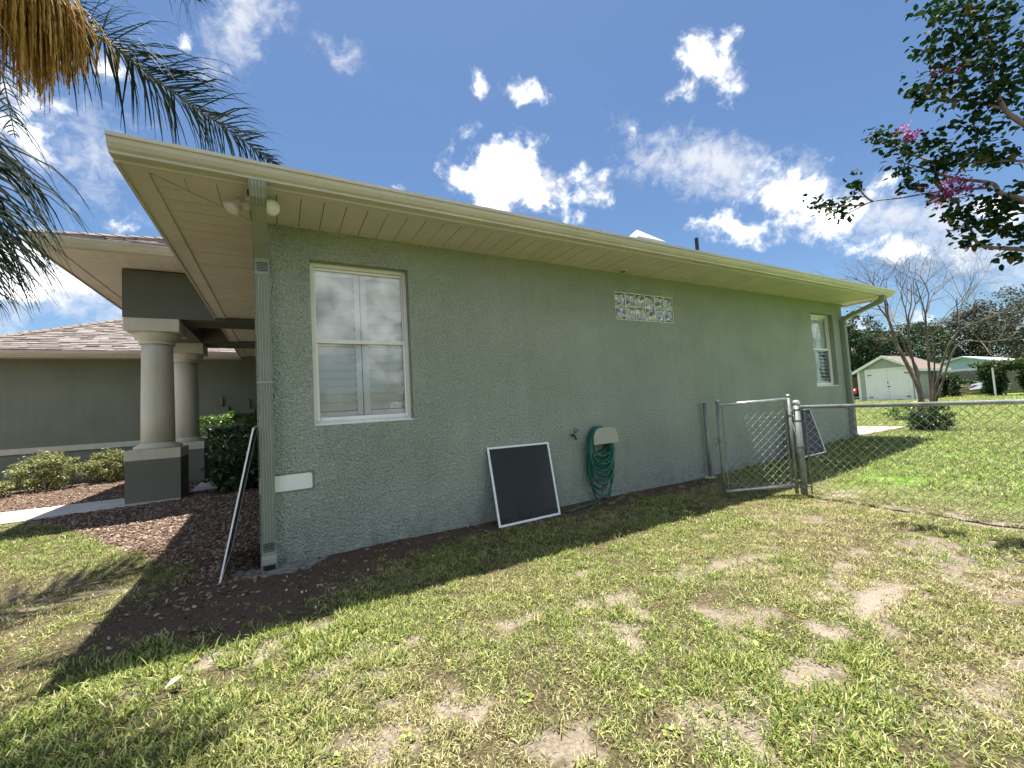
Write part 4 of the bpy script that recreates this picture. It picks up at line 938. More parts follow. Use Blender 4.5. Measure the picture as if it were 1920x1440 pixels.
# small litter in the soil under the eave and one big dry leaf
lf = at(326, 1287, 2, .03); r_ = np.random.default_rng(2)
t = tag(obj('fallen_leaf', G().add([lf+[-.03, -.03, .015], lf+[-.01, .02, .03], lf+[.025, .04, .02], lf+[.03, .0, .035], lf+[.005, -.03, .03]], [(0,4,3,1), (1,3,2)]), M['paper']), 'tan dry leaf lying on the near grass', 'leaf')
for k, (px, py) in enumerate([(538, 1081), (537, 1106), (566, 1110), (574, 1108), (598, 1128), (668, 1087), (592, 1138), (690, 1068), (812, 1042)]):
    q = at(px, py, 2, .012); s = .004+.004*r_.uniform(); v = [q+np.array([s*math.cos(a)*r_.uniform(.6, 1.2), s*math.sin(a)*r_.uniform(.6, 1.2), z_]) for z_ in (-.006, .006) for a in np.linspace(0, 5, 5)]
    tag(obj('pebble', G().add(v, [(0,1,6,5), (1,2,7,6), (2,3,8,7), (3,4,9,8), (4,0,5,9), (5,6,7,8,9)]), M['pebble']), 'tiny white pebble in the bare soil below the wall', 'pebble', 'white pebbles along the drip line')

# ------------------------------------------------------------------ leaves and branches
def leaves_at(pts, size, r, droop=.3, elong=2.0, fold=.18, norm_up=.4, oval=False):
    """one folded leaf (two triangles pairs) at each point, turned at random"""
    n = len(pts); az = r.uniform(0, 6.283, n); el = r.normal(-droop, .5, n)
    d = np.stack([np.cos(az)*np.cos(el), np.sin(az)*np.cos(el), np.sin(el)], 1)
    up = np.stack([r.normal(0, 1, n), r.normal(0, 1, n), r.normal(norm_up*2, 1, n)], 1)
    s = np.cross(d, up); s /= np.linalg.norm(s, axis=1)[:, None]+1e-9; nn = np.cross(s, d)
    L_ = (size*r.uniform(.7, 1.25, n))[:, None]; w = L_/elong
    a = pts; tip = pts+d*L_; l = pts+d*L_*.48+s*w*.5+nn*w*fold; rr = pts+d*L_*.48-s*w*.5+nn*w*fold; mid = pts+d*L_*.5-nn*w*.05
    if oval:
        l1 = pts+d*L_*.28+s*w*.46+nn*w*fold; l2 = pts+d*L_*.68+s*w*.42+nn*w*fold; r1 = pts+d*L_*.28-s*w*.46+nn*w*fold; r2 = pts+d*L_*.68-s*w*.42+nn*w*fold
        V = np.stack([a, l1, l2, tip, r2, r1], 1).reshape(-1, 3); k = np.arange(n)*6
        return V, np.concatenate([np.stack([k, k+1, k+2, k+3], 1), np.stack([k, k+3, k+4, k+5], 1)])
    V = np.stack([a, l, tip, rr], 1).reshape(-1, 3)
    k = np.arange(n)*4; F = np.stack([k, k+1, k+2, k+3], 1)
    return V, F
def clump_points(c, rad, n, r, hollow=.45, nclump=None):
    """points in a lumpy ellipsoid: gathered into clumps so that gaps stay between them"""
    c = np.array(c, float); rad = np.array(rad, float); k = nclump or max(6, n//45)
    q = r.normal(0, 1, (k, 3)); q /= np.linalg.norm(q, axis=1)[:, None]; q *= (hollow+(1-hollow)*r.uniform(0, 1, k)**.5)[:, None]
    i = r.integers(0, k, n); p = q[i]+r.normal(0, .34/k**.28, (n, 3)); return c+p*rad, i/k
def foliage(name, parent, mat, c, rad, n, size, seed, elong=2., hollow=.45, nclump=None, flat=None, top_light=.0, kind=None, norm_up=.4):
    r = np.random.default_rng(seed); p, ci = clump_points(c, rad, n, r, hollow, nclump)
    if flat is not None: p[:, 2] = np.maximum(p[:, 2], flat)
    V, F = leaves_at(p, size, r, elong=elong, norm_up=norm_up)
    lv = np.clip(r.beta(2, 2.2, n)*.75+r.uniform(0, .2, int(ci.max()*1000)+2)[(ci*1000).astype(int)], 0, 1)
    return np_mesh(name, V, F, mat, parent, False, {'lv': np.repeat(lv, 4)}, kind)
def grow(g, p, d, length, rad, depth, r, spread=.55, up=.15, shrink=.72, seg=4, tips=None, kids=(2, 3), nside=5, wig=.12):
    p = np.array(p, float); d = np.array(d, float); d /= np.linalg.norm(d); pts = [p]; rr = [rad]
    for s in range(seg):
        d = d+r.normal(0, wig, 3)+np.array([0, 0, up*.3]); d /= np.linalg.norm(d); p = p+d*length/seg; pts.append(p); rr.append(rad*(1-.42*(s+1)/seg))
    g.tube(pts, rr, nside if rad > .006 else 3, False)
    if depth == 0:
        if tips is not None: tips.append((p, d))
        return
    for k in range(r.integers(kids[0], kids[1]+1)):
        a = r.normal(0, 1, 3); a -= d*np.dot(a, d); a /= np.linalg.norm(a)+1e-9
        nd = d*math.cos(spread)+a*math.sin(spread)*r.uniform(.6, 1.2); q = pts[r.integers(max(1, seg-2), seg+1)]
        grow(g, q, nd, length*shrink*r.uniform(.75, 1.15), rr[-1]*.82, depth-1, r, spread, up, shrink, seg, tips, kids, nside, wig)
def spline(pts, n=8):
    P = [np.array(q, float) for q in pts]; out = []
    for i in range(len(P)-1):
        p0, p1, p2, p3 = P[max(i-1, 0)], P[i], P[i+1], P[min(i+2, len(P)-1)]
        for s in range(n):
            u = s/n; out.append(.5*((2*p1)+(-p0+p2)*u+(2*p0-5*p1+4*p2-p3)*u*u+(-p0+3*p1-3*p2+p3)*u**3))
    return out+[P[-1]]

# ---- queen palm left of the frame ---------------------------------------------------------------
def palm():
    base = np.array([-2.55, -.15, 0]); C = np.array([-2.35, .25, 5.25])
    t = thing('palm_tree', tuple(base), 'queen palm with arching feathery fronds and an orange fruit cluster', 'palm tree')
    tp = spline([base+[0, 0, -.2], base+[.05, .1, 1.8], base+[.1, .25, 3.6], C-[0, 0, .1]], 6)
    obj('trunk', G().tube(tp, list(np.linspace(.17, .12, len(tp))), 16), M['bark'], t, True)
    r = np.random.default_rng(11)
    def frond(ctrl, n, ll, seed, droop=1.0, side=1.0, wl=.015):
        r = np.random.default_rng(seed); P = spline(ctrl, 10); P = np.array(P); k = len(P)
        fr = obj('frond', G().tube(P, list(np.linspace(.022, .004, k)), 6), M['rachis'], t, True)
        V = []; F = []; A = []
        for i in range(n):
            u = .06+.93*(i+r.uniform(-.4, .4))/n; u = min(max(u, 0), .995); fi = u*(k-1); a = int(fi); q = P[a]+(P[min(a+1, k-1)]-P[a])*(fi-a)
            T = P[min(a+1, k-1)]-P[max(a-1, 0)]; T /= np.linalg.norm(T)
            S = np.cross(T, (0, 0, 1)); S /= np.linalg.norm(S)+1e-9; N_ = np.cross(S, T)
            L_ = ll*(math.sin(math.pi*min(1, .18+.8*u))**.7)*r.uniform(.75, 1.15)*(1 if u < .93 else .7)
            for sg in (-1, 1):
                roll = r.normal(.25, .55); d = S*sg*math.cos(roll)*side+N_*math.sin(roll)+T*r.uniform(.35, .75); d /= np.linalg.norm(d)
                w = wl*r.uniform(.7, 1.2); p = q.copy(); o = len(V); m_ = 5; dd = d.copy(); lv = r.beta(1.6, 2.4)
                kink = r.uniform(.25, .6)
                for s in range(m_+1):
                    wd = w*(1-.88*(s/m_)**1.6)*(.55 if s == 0 else 1); sv = np.cross(dd, N_+.2*S); sv /= np.linalg.norm(sv)+1e-9
                    V += [p+sv*wd/2, p-sv*wd/2]; A += [lv, lv]
                    dd = dd+np.array([0, 0, -1])*droop*(.10+.42*(s/m_ > kink))*r.uniform(.7, 1.3); dd /= np.linalg.norm(dd); p = p+dd*L_/m_
                F += [(o+2*s, o+2*s+1, o+2*s+3, o+2*s+2) for s in range(m_)]
        np_mesh('leaflets', np.array(V), np.array(F), M['palm'], fr, False, {'lv': np.array(A)}, 'stuff')
        return fr
    def pt(px, py, y): return at(px, py, 1, y)
    frond([C, pt(60, 20, .75), pt(190, 72, 1.1), pt(280, 140, 1.35), pt(370, 205, 1.5), pt(450, 258, 1.65), pt(520, 312, 1.8)], 190, .85, 1, .85, 1.0, .022)
    frond([C, C+[.25, -.55, .35], pt(-120, 130, -.75), pt(-95, 260, -.85), pt(-75, 370, -.9), pt(-55, 460, -.92), pt(-35, 530, -.92)], 190, .66, 2, 1.0)
    frond([C, C+[.1, -.45, .1], pt(-150, 240, -.45), pt(-110, 380, -.5), pt(-70, 480, -.5), pt(-40, 560, -.5)], 130, .70, 3, 1.0)
    frond([C, C+[.5, -.5, .6], (-1.1, -.75, 5.75), (-.4, -1.15, 5.3), (.15, -1.45, 4.6)], 150, .75, 5, 1.0, 1.0, .024)
    frond([C, C+[.5, -.5, .5], (-.9, -.95, 5.7), (-.2, -1.5, 5.1), (.2, -1.9, 4.4)], 150, .75, 7, 1.0, 1.0, .024)
    frond([C, C+[.3, -.6, .5], (-1.5, -.9, 5.8), (-.9, -1.4, 5.3), (-.4, -1.8, 4.6)], 150, .75, 8, 1.0, 1.0, .024)
    frond([C, C+[.2, -.7, .6], (-1.7, -1.1, 5.6), (-1.15, -1.75, 5.1), (-.75, -2.1, 4.4)], 120, .7, 6, 1.0)
    frond([C, C+[.5, -.3, .6], pt(180, -120, -.15), pt(270, -95, -.2), pt(335, -50, -.25), pt(368, 0, -.25)], 80, .55, 4, 1.2, .35)
    for k, az in enumerate((2.2, 2.8, 3.5, 4.1, 1.6, 5.0)):
        d = np.array([math.cos(az), math.sin(az), 0]); frond([C, C+d*.6+[0, 0, .55], C+d*1.3+[0, 0, .55], C+d*1.9+[0, 0, .1], C+d*2.3+[0, 0, -.6]], 60, .5, 20+k)
    # fruit: a swept-over stalk with a curtain of hanging strands
    ax = spline([C+[0, 0, -.1], pt(-70, -80, .55), pt(-20, -55, .5), pt(50, -30, .5), pt(110, 5, .55)], 8)
    fc = obj('fruit_cluster', G().tube(ax, list(np.linspace(.03, .012, len(ax))), 8), M['fruit'], t, True)
    ax = np.array(ax); V = []; F = []; A = []
    for i in range(760):
        u = r.uniform(.25, 1)**.9; a = ax[int(u*(len(ax)-1))]; lv = r.uniform(0, 1)
        out = np.array([r.normal(.12, .34), r.normal(0, .25), r.uniform(.0, .45)])
        if i < 26: out = np.array([r.uniform(.3, .9), r.uniform(-.1, .2), r.uniform(.0, .5)])
        L_ = r.uniform(.5, 1.15)*(1-.45*max(0, u-.6)/.4); p = a.copy(); d = out/np.linalg.norm(out); pts = [p]; m_ = 15; rr = []
        for s in range(m_):
            d = d+np.array([0, 0, -1.0])*(.42 if i >= 26 else .2); d /= np.linalg.norm(d); p = p+d*L_/m_; pts.append(p)
        for s in range(m_+1): rr.append((.0052 if s > 2 else .0025)*(1.5 if s % 2 else .6)*(1 if s < m_-1 else .4)*r.uniform(.8, 1.2))
        g = G().tube(pts, rr, 4, False); o = len(V); V += g.v; F += [tuple(q+o for q in f) for f in g.f]; A += [lv]*len(g.v)
    np_mesh('fruit_strands', np.array(V), np.array(F), M['fruit'], fc, False, {'lv': np.array(A)}, 'stuff')
palm()

# ---- crape myrtle at the right, in leaf and flower --------------------------------------------------
def myrtle():
    base = np.array([6.3, -5.2, .05]); t = thing('crape_myrtle', tuple(base), 'leafy crape myrtle with dark leaves and magenta blooms', 'tree')
    r = np.random.default_rng(31); X = 5.05
    def p(px, py, x=X): return at(px, py, 0, x)
    fork = np.array([6.1, -4.9, 1.5])
    obj('trunk', G().tube(spline([base+[0, 0, -.2], base+[-.05, .1, .7], fork], 6), list(np.linspace(.075, .055, 13)), 12), M['myrtle_bark'], t, True)
    limbs = [[fork, p(2120, 470), p(1990, 410), p(1920, 375), p(1876, 362), p(1858, 343), p(1789, 334), p(1732, 316), p(1680, 302)],
             [p(1858, 352), p(1800, 356), p(1743, 362), p(1690, 371), p(1636, 378), p(1600, 395), p(1572, 407)],
             [fork, p(2100, 520), p(1990, 480), p(1920, 468), p(1840, 460), p(1820, 430), p(1796, 400)],
             [fork, p(2150, 400), p(2010, 290), p(1915, 229), p(1885, 205), p(1862, 150), p(1850, 60), p(1800, 0)],
             [p(1990, 330), p(1920, 303), p(1840, 304), p(1760, 308), p(1720, 290)], [p(1885, 205), p(1820, 190), p(1760, 185), p(1715, 180)],
             [p(1862, 150), p(1800, 110), p(1750, 90), p(1728, 95)], [p(1760, 308), p(1700, 285), p(1650, 262)], [p(1636, 378), p(1617, 362), p(1608, 335)], [p(1620, 384), p(1570, 388), p(1525, 390)],
             [fork, [5.9, -5.2, 2.6], [5.5, -5.3, 3.6], [5.2, -5.0, 4.4]], [fork, [6.6, -4.9, 2.8], [6.9, -4.6, 3.9]], [fork, [6.4, -5.8, 2.7], [6.6, -6.4, 3.8]]]
    for i, lm in enumerate(limbs):
        s = spline(lm, 5); r0 = .030 if i in (0, 2, 3, 10, 11, 12) else .010
        obj('limb', G().tube(s, list(np.linspace(r0, .0035, len(s))), 7), M['myrtle_bark'], t, True)
    # leaf masses: (px, py, half width, half height, leaves, x)
    C_ = [(1835, 40, 85, 60, 300), (1770, 25, 50, 35, 90), (1745, 95, 34, 16, 40), (1800, 100, 60, 40, 150), (1880, 120, 60, 60, 220), (1850, 185, 80, 40, 220), (1770, 165, 55, 26, 110),
          (1725, 180, 34, 16, 60), (1840, 235, 60, 25, 80), (1648, 258, 28, 22, 50), (1690, 275, 45, 22, 90), (1752, 262, 24, 26, 40), (1770, 300, 60, 24, 120), (1830, 285, 45, 25, 80), (1880, 290, 50, 22, 80),
          (1690, 320, 25, 14, 30), (1710, 345, 30, 16, 45), (1750, 330, 35, 20, 40), (1760, 370, 24, 14, 25), (1830, 395, 60, 26, 130), (1890, 385, 45, 30, 110), (1870, 425, 50, 18, 80), (1800, 410, 40, 12, 40), (1800, 432, 18, 12, 20),
          (1822, 455, 34, 12, 40), (1895, 480, 26, 12, 30), (1910, 440, 20, 22, 35), (1915, 350, 20, 12, 20), (1528, 385, 16, 16, 22), (1555, 380, 22, 12, 30), (1575, 400, 22, 14, 40), (1605, 350, 12, 28, 38), (1590, 378, 14, 8, 14)]
    P = []; big = []
    for (px, py, w, h, n) in C_:
        n = int(n*1.2)
        c = p(px, py); dpt = np.dot(c-CAM, CF); k = dpt/FPX
        q = r.normal(0, .5, (n, 3)); q = np.clip(q, -1.15, 1.15); off = q[:, :1]*w*k*CR*1.0+q[:, 1:2]*h*k*CU+q[:, 2:3]*min(.22, w*k*1.1)*np.array([1, .0, 0]); P.append(c+off)
    P = np.concatenate(P); extra = []
    for c, rd, n in (((5.2, -4.6, 3.9), (.7, .8, .7), 900), ((6.2, -5.0, 4.2), (.9, 1, .8), 1000), ((5.6, -4.2, 2.7), (.4, .3, .4), 150), ((6.9, -4.9, 3.6), (.7, .8, .7), 600), ((6.3, -6.2, 3.6), (.8, .7, .7), 600)):
        extra.append(clump_points(c, rd, n, r)[0])
    r.shuffle(P); mk = leaves_at
    # the leaves that stand clear are single pieces; the mass behind them is one part
    sel = P[:300]; rest = np.concatenate([P[300:]]+extra)
    V, F = leaves_at(rest, .056, r, .1, 1.75, oval=True); lv = r.beta(1.6, 2.4, len(rest)); np_mesh('foliage', V, F, M['myrtle'], t, False, {'lv': np.repeat(lv, 6)}, 'stuff')
    shapes = []
    for k in range(6):
        V, F = leaves_at(np.zeros((1, 3)), .066, np.random.default_rng(50+k), .1, 1.75, oval=True); o = np_mesh('leaf', V+OFF[t.name], F, M['myrtle'], t, False, {'lv': np.full(6, [.1, .3, .4, .5, .7, .95][k])}); shapes.append(o)
    for i, q in enumerate(sel):
        o = shapes[i] if i < 6 else shapes[i % 6].copy()
        if i >= 6: COL.objects.link(o); o.parent = t
        o.location = Vector(q-OFF[t.name]); o.rotation_euler = (r.normal(0, .4), r.normal(0, .4), r.uniform(0, 6.28))
    for (px, py, w, h, n) in ((1800, 352, 30, 22, 170), (1778, 378, 24, 16, 130), (1826, 360, 16, 10, 50), (1718, 262, 20, 12, 80), (1703, 252, 8, 12, 26), (1771, 140, 14, 12, 46), (1808, 142, 8, 6, 16), (1742, 362, 12, 6, 20)):
        c = p(px, py)-np.array([.12, 0, 0]); k = np.dot(c-CAM, CF)/FPX; q = np.clip(r.normal(0, .45, (n, 3)), -1, 1); pts = c+q[:, :1]*w*k*CR+q[:, 1:2]*h*k*CU+q[:, 2:3]*.07*CF
        V, F = leaves_at(pts, .026, r, 0, 1.15, .3); np_mesh('bloom', V, F, M['bloom'], t, False, {'lv': np.repeat(r.uniform(0, 1, n), 4)})
myrtle()

# ---- bare multi-stemmed tree in the back yard, evergreen shrub at its foot ----------------------------
def bare_tree():
    base = np.array([12.75, -.42, .19]); t = thing('bare_tree', tuple(base), 'leafless many-stemmed tree in the back yard behind the fence', 'tree'); r = np.random.default_rng(41); X = 12.75
    def p(px, py, x=X): return at(px, py, 0, x)
    stems = [([base, p(1725, 740), p(1704, 690), p(1682, 648), p(1673, 620), p(1668, 605)], .085, [(1640, 560), (1655, 535), (1690, 580)]),
             ([base+[.05, -.05, 0], p(1728, 740, 12.9), p(1715, 690, 12.9), p(1706, 650, 12.9), p(1703, 610, 12.9)], .06, [(1700, 540), (1720, 560)]),
             ([base+[.1, -.1, 0], p(1745, 740, 13), p(1742, 690, 13), p(1738, 640, 13), p(1735, 590, 13)], .055, [(1735, 520), (1760, 540)]),
             ([base+[.0, -.2, 0], p(1752, 740, 12.6), p(1762, 700, 12.6), p(1778, 650, 12.6), p(1800, 618, 12.6)], .05, [(1850, 590), (1790, 560)]),
             ([base+[-.1, -.25, 0], p(1756, 750, 12.4), p(1768, 715, 12.4), p(1782, 670, 12.4), p(1802, 642, 12.4), p(1838, 640, 12.4)], .042, [(1885, 650), (1860, 660)]),
             ([base+[.1, .1, 0], p(1722, 700, 13.1), p(1700, 660, 13.1), p(1690, 625, 13.1)], .035, [(1660, 640), (1700, 590)]),
             ([base+[.2, -.1, 0], p(1750, 720, 13.2), p(1752, 680, 13.2), p(1748, 630, 13.2)], .035, [(1770, 570), (1800, 530)])]
    for s, r0, dirs in stems:
        sp = spline(s, 5); obj('stem', G().tube(sp, list(np.linspace(r0*.56, r0*.32, len(sp))), 9, False), M['bare_bark'], t, True)
        e = np.array(sp[-1]); g = G()
        for dx, dy in dirs:
            tgt = p(dx, dy, e[0]+r.normal(0, .35)); d = tgt-e
            grow(g, e, d, np.linalg.norm(d)*1.05, r0*.26, 4, r, .62, .10, .80, 4, None, (3, 3), 5, .12)
        d = np.array([r.normal(0, .3), r.normal(0, .3), 1]); grow(g, e, d, .8, r0*.25, 4, r, .62, .12, .78, 4, None, (3, 3), 5, .11)
        obj('branches', g, M['bare_bark'], t, True, 'stuff')
    c = at(1742, 780, 0, 12.4); s = thing('evergreen_shrub', (12.4, c[1], .19), 'dark glossy shrub growing round the foot of the bare tree', 'shrub')
    foliage('leaves', s, M['under'], (12.4, c[1], .48), (.30, .36, .33), 2400, .06, 8, 2.2, .4, 60, .2)
    g = G(); rr = np.random.default_rng(3)
    for k in range(14): a = rr.uniform(0, 6.28); g.tube([(12.4, c[1], .15), (12.4+.3*math.cos(a), c[1]+.3*math.sin(a), .6)], [.012, .005], 4)
    obj('stems', g, M['bare_bark'], s)
    c2 = at(1690, 742, 0, 16); s = thing('pale_shrub', (16, c2[1], .19), 'pale green shrub just behind the bare tree', 'shrub'); foliage('leaves', s, M['hedge'], (16, c2[1]-.15, .42), (.5, .5, .3), 700, .09, 9, 2., .4, 30, .2)
    g = G()
    for k in range(8): a = rr.uniform(0, 6.28); g.tube([(16, c2[1], .15), (16+.25*math.cos(a), c2[1]-.15+.25*math.sin(a), .5)], [.012, .005], 4)
    obj('stems', g, M['bare_bark'], s)
bare_tree()

# ---- shrubs of the court -----------------------------------------------------------------------
def shrub(name, c, rad, n, size, mat, label, seed, cat='shrub', group=None, nclump=90, elong=1.9, boxy=False):
    t = thing(name, (c[0], c[1], float(gz(c[0], c[1]))), label, cat, group); r = np.random.default_rng(seed)
    if boxy:
        q = r.uniform(-1, 1, (n, 3)); ax = r.integers(0, 3, n); sg = np.sign(r.normal(0, 1, n)); q[np.arange(n), ax] = sg*(1-np.abs(r.normal(0, .10, n)))
        k = n//4; q[:k] = r.uniform(-1, 1, (k, 3)); q[:, 2] += r.normal(0, .03, n); pts = np.array(c)+q*np.array(rad); V, F = leaves_at(pts, size, r, elong=elong)
        lv = np.clip(r.beta(2, 2.2, n)+.0*q[:, 2], 0, 1); np_mesh('leaves', V, F, mat, t, False, {'lv': np.repeat(lv, 4)})
    else: foliage('leaves', t, mat, c, rad, n, size, seed, elong, .5, nclump, float(gz(c[0], c[1])))
    g = G(); z0 = float(gz(c[0], c[1]))-.05
    for k in range(12): a = r.uniform(0, 6.28); e = r.uniform(.3, .8); g.tube([(c[0], c[1], z0), (c[0]+rad[0]*.4*e*math.cos(a), c[1]+rad[1]*.4*e*math.sin(a), c[2]), (c[0]+rad[0]*.85*e*math.cos(a), c[1]+rad[1]*.85*e*math.sin(a), c[2]+rad[2]*.6)], [.014, .009, .004], 5)
    obj('stems', g, M['bare_bark'], t); return t
cA = at(85, 868, 1, 7.9); shrub('variegated_shrub', (cA[0], 7.9, .47), (.52, .5, .37), 6500, .05, M['shrub'], 'rounded yellow-green shrub at the left, before the far wall', 61, group='rounded shrubs along the far wall')
cB = at(212, 855, 1, 8.3); shrub('variegated_shrub', (cB[0], 8.3, .46), (.45, .42, .34), 5200, .05, M['shrub'], 'rounded yellow-green shrub just left of the nearest column', 62, group='rounded shrubs along the far wall')
cC = at(2, 905, 1, 7.2); shrub('variegated_shrub', (cC[0]-.15, 7.2, .28), (.3, .3, .18), 1500, .05, M['shrub'], 'low yellow-green shrub cut by the left edge of the picture', 63, group='rounded shrubs along the far wall')
shrub('hedge', (-1.0, 8.05, .78), (.62, .42, .66), 3600, .075, M['hedge'], 'clipped hedge with sunlit top behind the porch columns', 64, 'hedge', boxy=True)
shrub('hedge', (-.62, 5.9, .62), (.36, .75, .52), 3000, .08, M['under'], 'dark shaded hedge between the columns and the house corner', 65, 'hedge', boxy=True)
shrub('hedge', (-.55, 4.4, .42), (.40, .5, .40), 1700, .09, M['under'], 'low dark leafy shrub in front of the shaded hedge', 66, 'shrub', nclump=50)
tp = at(432, 778, 1, 8.0); sp_ = thing('hedge_shoot', (tp[0], 8.0, 1.3), 'pale new shoot sticking up from the sunlit hedge top', 'shoot')
foliage('leaves', sp_, M['hedge'], (tp[0], 8.0, tp[2]), (.15, .12, .16), 150, .07, 67, 2., .2, 14); obj('stems', G().tube([(tp[0], 8, 1.25), (tp[0]+.02, 8, tp[2]+.1)], .006, 5).tube([(tp[0], 8, 1.3), (tp[0]-.08, 8, tp[2])], .005, 5), M['bare_bark'], sp_)
for k, (px, py, lab) in enumerate([(42, 905, 'thin bare twigs in the mulch left of the rounded shrub'), (100, 905, 'thin bare twigs in the mulch in front of the rounded shrub')]):
    c = at(px, py, 2, .12); g = G(); r_ = np.random.default_rng(80+k)
    for j in range(4): grow(g, c, (r_.normal(0, .5), r_.normal(0, .3), 1), .22, .006, 1, r_, .6, .1, .7, 3, None, (2, 2), 4)
    tag(obj('twigs', g, M['bare_bark']), lab, 'twigs')

# ------------------------------------------------------------------ back yard: shed, neighbours, trees
def shed():
    X0, YR, YL, z0 = 36.0, 6.55, 9.65, .2; X1 = X0+4.6; ym = (YR+YL)/2; ze = 2.38; zp = 3.25
    t = thing('shed', (X0, ym, z0), 'grey-green gabled garden shed with white double doors', 'shed')
    obj('wall', G().prism([(YR, z0-.2), (YL, z0-.2), (YL, ze), (ym, zp-.06), (YR, ze)], 'x', X0, X1), M['shed'], t)
    rf = G(); sl = (zp-ze)/(ym-YR); ov = .36
    rf.add([(X0-.3, YR-ov, ze-sl*ov), (X1+.3, YR-ov, ze-sl*ov), (X1+.3, ym, zp), (X0-.3, ym, zp), (X1+.3, YL+ov, ze-sl*ov), (X0-.3, YL+ov, ze-sl*ov)], [(0,1,2,3), (3,2,4,5)])
    rf.add([(X0-.3, YR-ov, ze-sl*ov-.05), (X1+.3, YR-ov, ze-sl*ov-.05), (X1+.3, ym, zp-.05), (X0-.3, ym, zp-.05), (X1+.3, YL+ov, ze-sl*ov-.05), (X0-.3, YL+ov, ze-sl*ov-.05)], [(3,2,1,0), (5,4,2,3)])
    roof_ = obj('roof', rf, M['brown_roof'], t)
    for a, b in (((YL+ov+.01, ze-sl*ov), (ym, zp+.01)), ((ym, zp+.01), (YR-ov-.01, ze-sl*ov))):
        obj('bargeboard', G().add([(X0-.33, a[0], a[1]-.17), (X0-.33, b[0], b[1]-.17), (X0-.33, b[0], b[1]+.02), (X0-.33, a[0], a[1]+.02), (X0-.301, a[0], a[1]-.17), (X0-.301, b[0], b[1]-.17), (X0-.301, b[0], b[1]+.02), (X0-.301, a[0], a[1]+.02)], [(0,1,2,3), (7,6,5,4), (0,4,5,1), (3,2,6,7)]), M['shed_white'], roof_)
    obj('eave_board', G().box(X0-.3, X1+.3, YR-ov-.03, YR-ov-.002, ze-sl*ov-.16, ze-sl*ov+.01), M['shed_white'], roof_)
    obj('corner_board', G().box(X0-.03, X0-.002, YL-.13, YL+.01, z0, ze+.02), M['shed_white'], t); obj('corner_board', G().box(X0-.03, X0-.002, YR-.01, YR+.12, z0, ze+.02), M['shed_white'], t)
    d0, d1, dz = 6.88, 9.08, 2.28; mid = (d0+d1)/2
    obj('door_frame', G().box(X0-.05, X0-.003, d1, d1+.13, z0+.02, dz+.12).box(X0-.05, X0-.003, d0-.13, d0, z0+.02, dz+.12).box(X0-.05, X0-.003, d0, d1, dz, dz+.12), M['shed_white'], t)
    for a, b in ((d0+.01, mid-.008), (mid+.008, d1-.01)):
        d = obj('door', G().box(X0-.03, X0-.004, a, b, z0+.06, dz-.01), M['shed_white'], t)
        obj('door_rail', G().box(X0-.05, X0-.031, a, b, z0+.06, z0+.18).box(X0-.05, X0-.031, a, b, 1.16, 1.30).box(X0-.05, X0-.031, a, b, dz-.13, dz-.01), M['shed_white'], d)
        obj('door_stile', G().box(X0-.0495, X0-.031, a, a+.11, z0+.181, 1.159).box(X0-.0495, X0-.031, b-.11, b, z0+.181, 1.159).box(X0-.0495, X0-.031, a, a+.11, 1.301, dz-.131).box(X0-.0495, X0-.031, b-.11, b, 1.301, dz-.131), M['shed_white'], d)
        n = 5
        for k in range(n): obj('door_board', G().box(X0-.036, X0-.0305, a+.11+(b-a-.22)*k/n+.012, a+.11+(b-a-.22)*(k+1)/n-.012, z0+.19, dz-.14), M['shed_white'], d)
        e = b if b > mid+.5 else a
        for z_ in (.42, 1.95): obj('hinge', G().box(X0-.06, X0-.0505, min(e, e+(.22 if e == a else -.22)), max(e, e+(.22 if e == a else -.22)), z_, z_+.06), M['black'], d)
    obj('door_handle', G().box(X0-.08, X0-.051, mid-.12, mid+.06, 1.12, 1.17).box(X0-.07, X0-.051, mid-.01, mid+.03, 1.35, 1.5), M['black'], t)
    # dark sheet standing in for the shade under a lean-to
    obj('lean_to_shade', G().box(X0+2.0, X0+3.4, YR-.02, YR-.003, z0, 2.0), M['dark'], t)
    g = thing('kettle_grill', tuple(at(1605, 752, 0, 36.2)), 'red kettle grill standing left of the shed', 'grill'); c = at(1605, 752, 0, 36.2); c[2] = .2
    obj('lid', G().lathe(c+[0, 0, .62], [(.30, 0), (.29, .10), (.24, .20), (.14, .27), (.03, .30), (.03, .34), (.0, .35)], 24), M['red'], g, True); obj('bowl', G().lathe(c+[0, 0, .36], [(.08, 0), (.2, .06), (.28, .16), (.30, .25)], 24), M['black'], g, True)
    for a in (.5, 2.6, 4.7): obj('leg', G().tube([c+[.12*math.cos(a), .12*math.sin(a), .42], c+[.28*math.cos(a), .28*math.sin(a), 0]], .014, 6), M['black'], g)
    obj('shelf', G().box(c[0]-.3, c[0]+.3, c[1]-.3, c[1]+.3, .50, .52), M['alu'], g)
shed()
